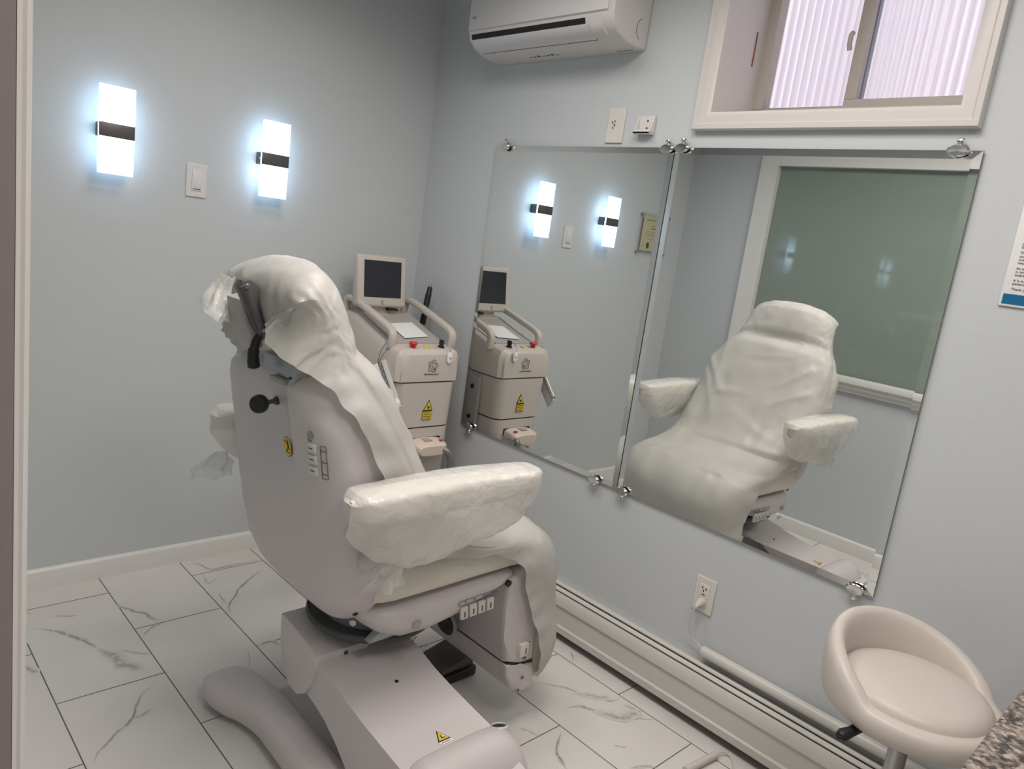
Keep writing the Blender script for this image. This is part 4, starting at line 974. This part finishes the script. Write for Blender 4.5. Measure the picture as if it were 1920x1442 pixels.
# ================================================================== LASER MACHINE
def build_laser():
    t = thing('laser_machine', 'beige medical laser machine with a screen in the corner behind the chair', 'laser machine', (-.27, -.32, 0))
    def ring(z, x0, x1, y0, y1, r=.045, n=8):
        pts = []
        for cx, cy, a0 in ((x1-r, y1-r, 0), (x0+r, y1-r, 90), (x0+r, y0+r, 180), (x1-r, y0+r, 270)):
            for k in range(n+1):
                a = R(a0+90*k/n); pts.append((cx+r*math.cos(a), cy+r*math.sin(a), z))
        return pts
    bm = B(); rings(bm, [ring(z, a, b, c, -.06) for z, a, b, c in ((.05, -.385, -.140, -.50), (.08, -.392, -.135, -.515), (.30, -.396, -.135, -.525), (.635, -.402, -.135, -.530))]); obj('lower_body', bm, LASER, t)
    bm = B(); rings(bm, [ring(z, a, b, c, -.06) for z, a, b, c in ((.641, -.403, -.135, -.530), (.815, -.415, -.128, -.532))]); obj('middle_body', bm, LASER, t)
    bm = B(); rings(bm, [ring(z, a, b, c, -.06) for z, a, b, c in ((.634, -.398, -.138, -.526), (.642, -.398, -.138, -.526))]); obj('seam', bm, INK, t)
    # upper body with sloping deck: loft along y
    bm = B(); rs = []
    for y, zt in ((-.532, .895), (-.528, .925), (-.510, .942), (-.47, .948), (-.44, .952), (-.30, .995), (-.20, 1.030), (-.10, 1.035), (-.06, 1.03)):
        xl, xr = -.420, -.122
        if y < -.52: xl, xr = -.405, -.140
        rs.append([(xl, y, .82), (xl, y, zt-.03), (xl+.012, y, zt-.008), (xl+.03, y, zt), (xr-.03, y, zt), (xr-.012, y, zt-.008), (xr, y, zt-.03), (xr, y, .82)])
    rings(bm, rs); obj('upper_body', bm, LASER, t, bev=.006)
    bm = B(); rs = []
    for y, z in ((-.445, .955), (-.30, .9985), (-.215, 1.026)): rs.append([(-.385, y, z-.004), (-.385, y, z), (-.155, y, z), (-.155, y, z-.004)])
    rings(bm, rs); obj('deck_tray', bm, LASER2, t, smooth=False)
    # handles
    for x in (-.405, -.118):
        bm = B(); pth = smooth_path([(x, -.445, .935), (x, -.452, .975), (x, -.435, 1.003), (x, -.35, 1.030), (x, -.22, 1.066), (x, -.15, 1.080), (x, -.115, 1.070), (x, -.105, 1.03)], 5)
        rs = []
        for i, p in enumerate(pth):
            tg = (pth[min(i+1, len(pth)-1)]-pth[max(i-1, 0)]).normalized(); nn = tg.cross(Vector((1, 0, 0))).normalized()
            rs.append([p+Vector((1, 0, 0))*.016*sgp(math.cos(2*PI*k/16), .6)+nn*.013*sgp(math.sin(2*PI*k/16), .6) for k in range(16)])
        rings(bm, rs); obj('handle', bm, LASER, t)
    # monitor
    tb = R(8); ay = Vector((0, math.sin(tb), math.cos(tb))); n = Vector((0, -math.cos(tb), math.sin(tb))); c = Vector((-.308, -.185, 1.157))
    m = obj('monitor', obox(B(), c, (1, 0, 0), n, ay, .116, .022, .103, .012, 4), LASER, t)
    obj('screen', obox(B(), c+n*.0222+ay*.008, (1, 0, 0), n, ay, .088, .0006, .073), SCREEN, m, smooth=False)
    obj('monitor_stand', box(B(), -.36, -.25, -.19, -.10, 1.02, 1.075, .008), LASER, t)
    obj('port', box(B(), -.27, -.225, -.215, -.19, 1.043, 1.052), INK, t, smooth=False)
    bm = B(); q = c+n*.0228-ay*.084
    tube(bm, [q+Vector((.006*math.cos(a), 0, .0075*math.sin(a))) for a in [R(40+30*i) for i in range(9)]], .0008, 6); tube(bm, [q+Vector((.003, 0, .002)), q+Vector((-.002, 0, -.003)), q+Vector((.007, 0, -.009))], .0007, 6); obj('brand_mark', bm, GREYINK, m)
    # buttons and key
    b = lathe(B(), (-.335, -.490, .944), (0, 0, 1), [(.010, -.003), (.010, .010), (.015, .012), (.0165, .019), (.014, .024), (.003, .025)], 20); obj('emergency_button', b, RED, t)
    b = lathe(B(), (-.272, -.490, .944), (0, 0, 1), [(.009, -.002), (.009, .006), (.006, .009)], 16); obj('status_button', b, YEL, t)
    b = lathe(B(), (-.196, -.485, .945), (0, 0, 1), [(.013, -.002), (.013, .006), (.009, .008), (.008, .010)], 18); box(b, -.199, -.193, -.497, -.473, .955, .975, .001); obj('key_switch', b, BLACK, t)
    # logo and print on the front
    yf = -.5335; bm = B(); lc = Vector((-.262, yf, .882)); ln = []
    for i in range(40):
        a = 2*PI*i/40; r = .021*(1+.16*math.sin(5*a+1)); ln.append(lc+Vector((r*math.cos(a), 0, r*1.05*math.sin(a))))
    ln.append(ln[0]); tube(bm, ln, .0010, 5)
    for a in range(0, 360, 40): 
        p = lc+Vector((.015*math.cos(R(a)), 0, .015*math.sin(R(a)))); tube(bm, [p, p+Vector((.008*math.cos(R(a+130)), 0, .008*math.sin(R(a+130))))], .0009, 5)
    tube(bm, [lc+Vector((-.004, 0, .004)), lc+Vector((0, 0, -.005)), lc+Vector((.008, 0, -.010)), lc+Vector((.014, 0, -.022))], .0011, 5)
    obj('logo', bm, GREYINK, t)
    bm = B(); rr = random.Random(2)
    x = -.300
    for i in range(13): w = rr.uniform(.0025, .0045); box(bm, x, x+w, yf-.0004, yf+.0004, .8475, .8525 if i < 6 else .8512); x += w+.0018
    obj('print', bm, GREYINK, t, smooth=False)
    # warning label: triangle above plate
    yw = -.5325; bm = B(); prism(bm, [(-.285, .706), (-.241, .706), (-.260, .748)], 1, yw-.0006, yw+.001); box(bm, -.287, -.243, yw-.0006, yw+.001, .668, .705); obj('label_border', bm, INK, t, smooth=False)
    bm = B(); prism(bm, [(-.2815, .7085), (-.2455, .7085), (-.2605, .742)], 1, yw-.0012, yw-.0005); box(bm, -.2855, -.2445, yw-.0012, yw-.0005, .670, .7015); w = obj('warning_label', bm, YEL, t, smooth=False)
    bm = B(); cyl(bm, (-.262, yw-.0016, .718), (0, 1, 0), .005, .001, 12)
    for i in range(8): a = R(45*i); tube(bm, [(-.262+.006*math.cos(a), yw-.0014, .718+.006*math.sin(a)), (-.262+.0095*math.cos(a), yw-.0014, .718+.0095*math.sin(a))], .0006, 4)
    for i in range(4): box(bm, -.282, -.248, yw-.0016, yw-.0011, .674+.007*i, .6765+.007*i)
    obj('print', bm, INK, w, smooth=False)
    # connector and hose, letter
    bm = B(); box(bm, -.345, -.185, -.532, -.524, .545, .598, .004); obj('connector_frame', bm, INK, t)
    bm = B(); rings(bm, [[(-.264+hx*sgp(math.cos(2*PI*k/24), .5), y, zc+hz*sgp(math.sin(2*PI*k/24), .5)) for k in range(24)] for y, hx, hz, zc in ((-.527, .074, .025, .572), (-.56, .076, .026, .570), (-.588, .072, .024, .566), (-.60, .060, .018, .562))])
    k = obj('connector', bm, mat('connector_beige', (.66, .56, .48), .4), t)
    obj('red_mark', box(B(), -.222, -.208, -.585, -.57, .5945, .597), RED, k, smooth=False)
    bm = B(); box(bm, -.290, -.255, -.575, -.545, .5945, .599, .001); obj('latch', bm, LASER2, k)
    obj('hose', tube(B(), smooth_path([(-.215, -.575, .565), (-.205, -.600, .558), (-.188, -.612, .53), (-.180, -.612, .47), (-.182, -.60, .38), (-.20, -.59, .25), (-.24, -.60, .12)]), .0135, 14), HOSE, t)
    text('lettering', 'S', .075, (-.352, -.530, .455), (1, 0, 0), (0, 0, 1), GREYINK, t)
    # service panel on the mirror side
    bm = B(); box(bm, -.131, -.112, -.42, -.16, .50, .80, .006); obj('side_panel', bm, LASER2, t)
    for z in (.755, .62): obj('panel_latch', cyl(B(), (-.110, -.38, z), (1, 0, 0), .010, .008, 14, bev=.002), BLACK, t)
    for x in (-.36, -.17):
        for y in (-.46, -.11): obj('caster', cyl(B(), (x, y, .026), (1, 0, 0), .025, .025, 18, bev=.004), BLACK, t)
    # things on it
    ps = Vector((0, .957, .29)).normalized(); pn = Vector((0, -.29, .957))
    c = Vector((-.262, -.350, .9885)); o = obj('paper_sheet', obox(B(), c, Vector((1, .12, .036)), ps, pn, .062, .062, .0006), PAPER, org=c); props(o, 'blank white sheet of paper lying on the deck of the laser machine', 'paper')
    kt = thing('key_tag', 'white oval key tag hanging from the key on the laser machine', 'key tag', (-.172, -.535, .93))
    bm = B(); tube(bm, smooth_path([(-.196, -.497, .967), (-.198, -.520, .962), (-.192, -.536, .948), (-.189, -.5385, .935)]), .0014, 6); obj('ring', bm, STEEL, kt)
    bm = B(); rings(bm, [[(-.189+w*.0125*sgp(math.cos(2*PI*k/24), .8), y, .914+w*.023*sgp(math.sin(2*PI*k/24), .7)) for k in range(24)] for y, w in ((-.5345, .9), (-.536, 1), (-.539, 1), (-.5405, .9))]); obj('tag', bm, PAPER, kt)
    text('print', '16', .014, (-.189, -.541, .909), (1, 0, 0), (0, 0, 1), GREYINK, kt, 'CENTER')
    # spiral notebook hanging at the side by a string
    nb = thing('spiral_notebook', 'white spiral notebook hanging on a string from the left handle of the laser machine', 'notebook', (-.44, -.50, .80))
    a = Vector((-.438, -.424, .874)); dn = Vector((0, -.136, -.152)).normalized(); side = Vector((.085, -.152, .136)); side = (side-dn*side.dot(dn)).normalized(); nr = dn.cross(side).normalized(); nr = nr if nr.x < 0 else -nr
    obj('pages', obox(B(), a+dn*.106-side*.026, side, dn, nr, .034, .106, .005, .001), PAPER, nb)
    obj('cover', obox(B(), a+dn*.106-side*.026+nr*-.0065, side, dn, nr, .036, .108, .0008), WPLATE, nb)
    obj('cover', obox(B(), a+dn*.100+side*.021+nr*-.003, side, dn, nr, .009, .100, .003), WPLATE, nb)
    bm = B(); hl = []
    for i in range(34*8): 
        th = 2*PI*i/8; p = a+dn*(.004+.205*i/(34*8)); hl.append(p+side*(.006+.0075*math.cos(th))+nr*.0085*math.sin(th))
    tube(bm, hl, .0013, 5); obj('spiral', bm, INK, nb)
    bm = B(); tube(bm, smooth_path([(-.422, -.440, .955), (-.438, -.432, .92), tuple(a+Vector((-.004, -.004, -.002))), (-.438, -.448, .91), (-.424, -.465, .945)]), .0012, 6); obj('string', bm, GREYMET, nb)
    # black handpiece at the back right
    hp = thing('handpiece', 'black laser handpiece standing in a holder between machine and wall', 'handpiece', (-.08, -.21, 1.0))
    bm = B(); tube(bm, smooth_path([(-.086, -.205, .99), (-.076, -.20, 1.05), (-.066, -.195, 1.10), (-.056, -.19, 1.15)], 6), [.013]*5+[.008]*2+[.013]*8+[.011]*3+[.008], 14); obj('grip', bm, BLACK, hp)
    bm = B(); tube(bm, [(-.0565, -.19, 1.149), (-.053, -.189, 1.162)], .0055, 12); obj('tip', bm, STEEL, hp)
    bm = B(); tube(bm, [(-.086, -.205, .99), (-.084, -.21, .95)], .010, 12); box(bm, -.120, -.070, -.225, -.190, .94, .965, .003); obj('holder', bm, LASER2, hp)
build_laser()

# ceiling light housings; the smaller one is added with the fill light
for i, (x, y, s_) in enumerate(((-1.02, -1.90, .37), (-1.35, -3.0, .32), (-.95, -1.0, .27))):
    t = thing('ceiling_light', ['square flush ceiling light over the treatment chair', 'square flush ceiling light near the doorway', 'smaller square housing of an added fill light near the back wall'][i], 'ceiling light', (x, y, CEIL))
    bm = B(); box(bm, x-s_, x+s_, y-s_, y+s_, CEIL-.03, CEIL-.0005, .004); obj('housing', bm, TRIM, t)
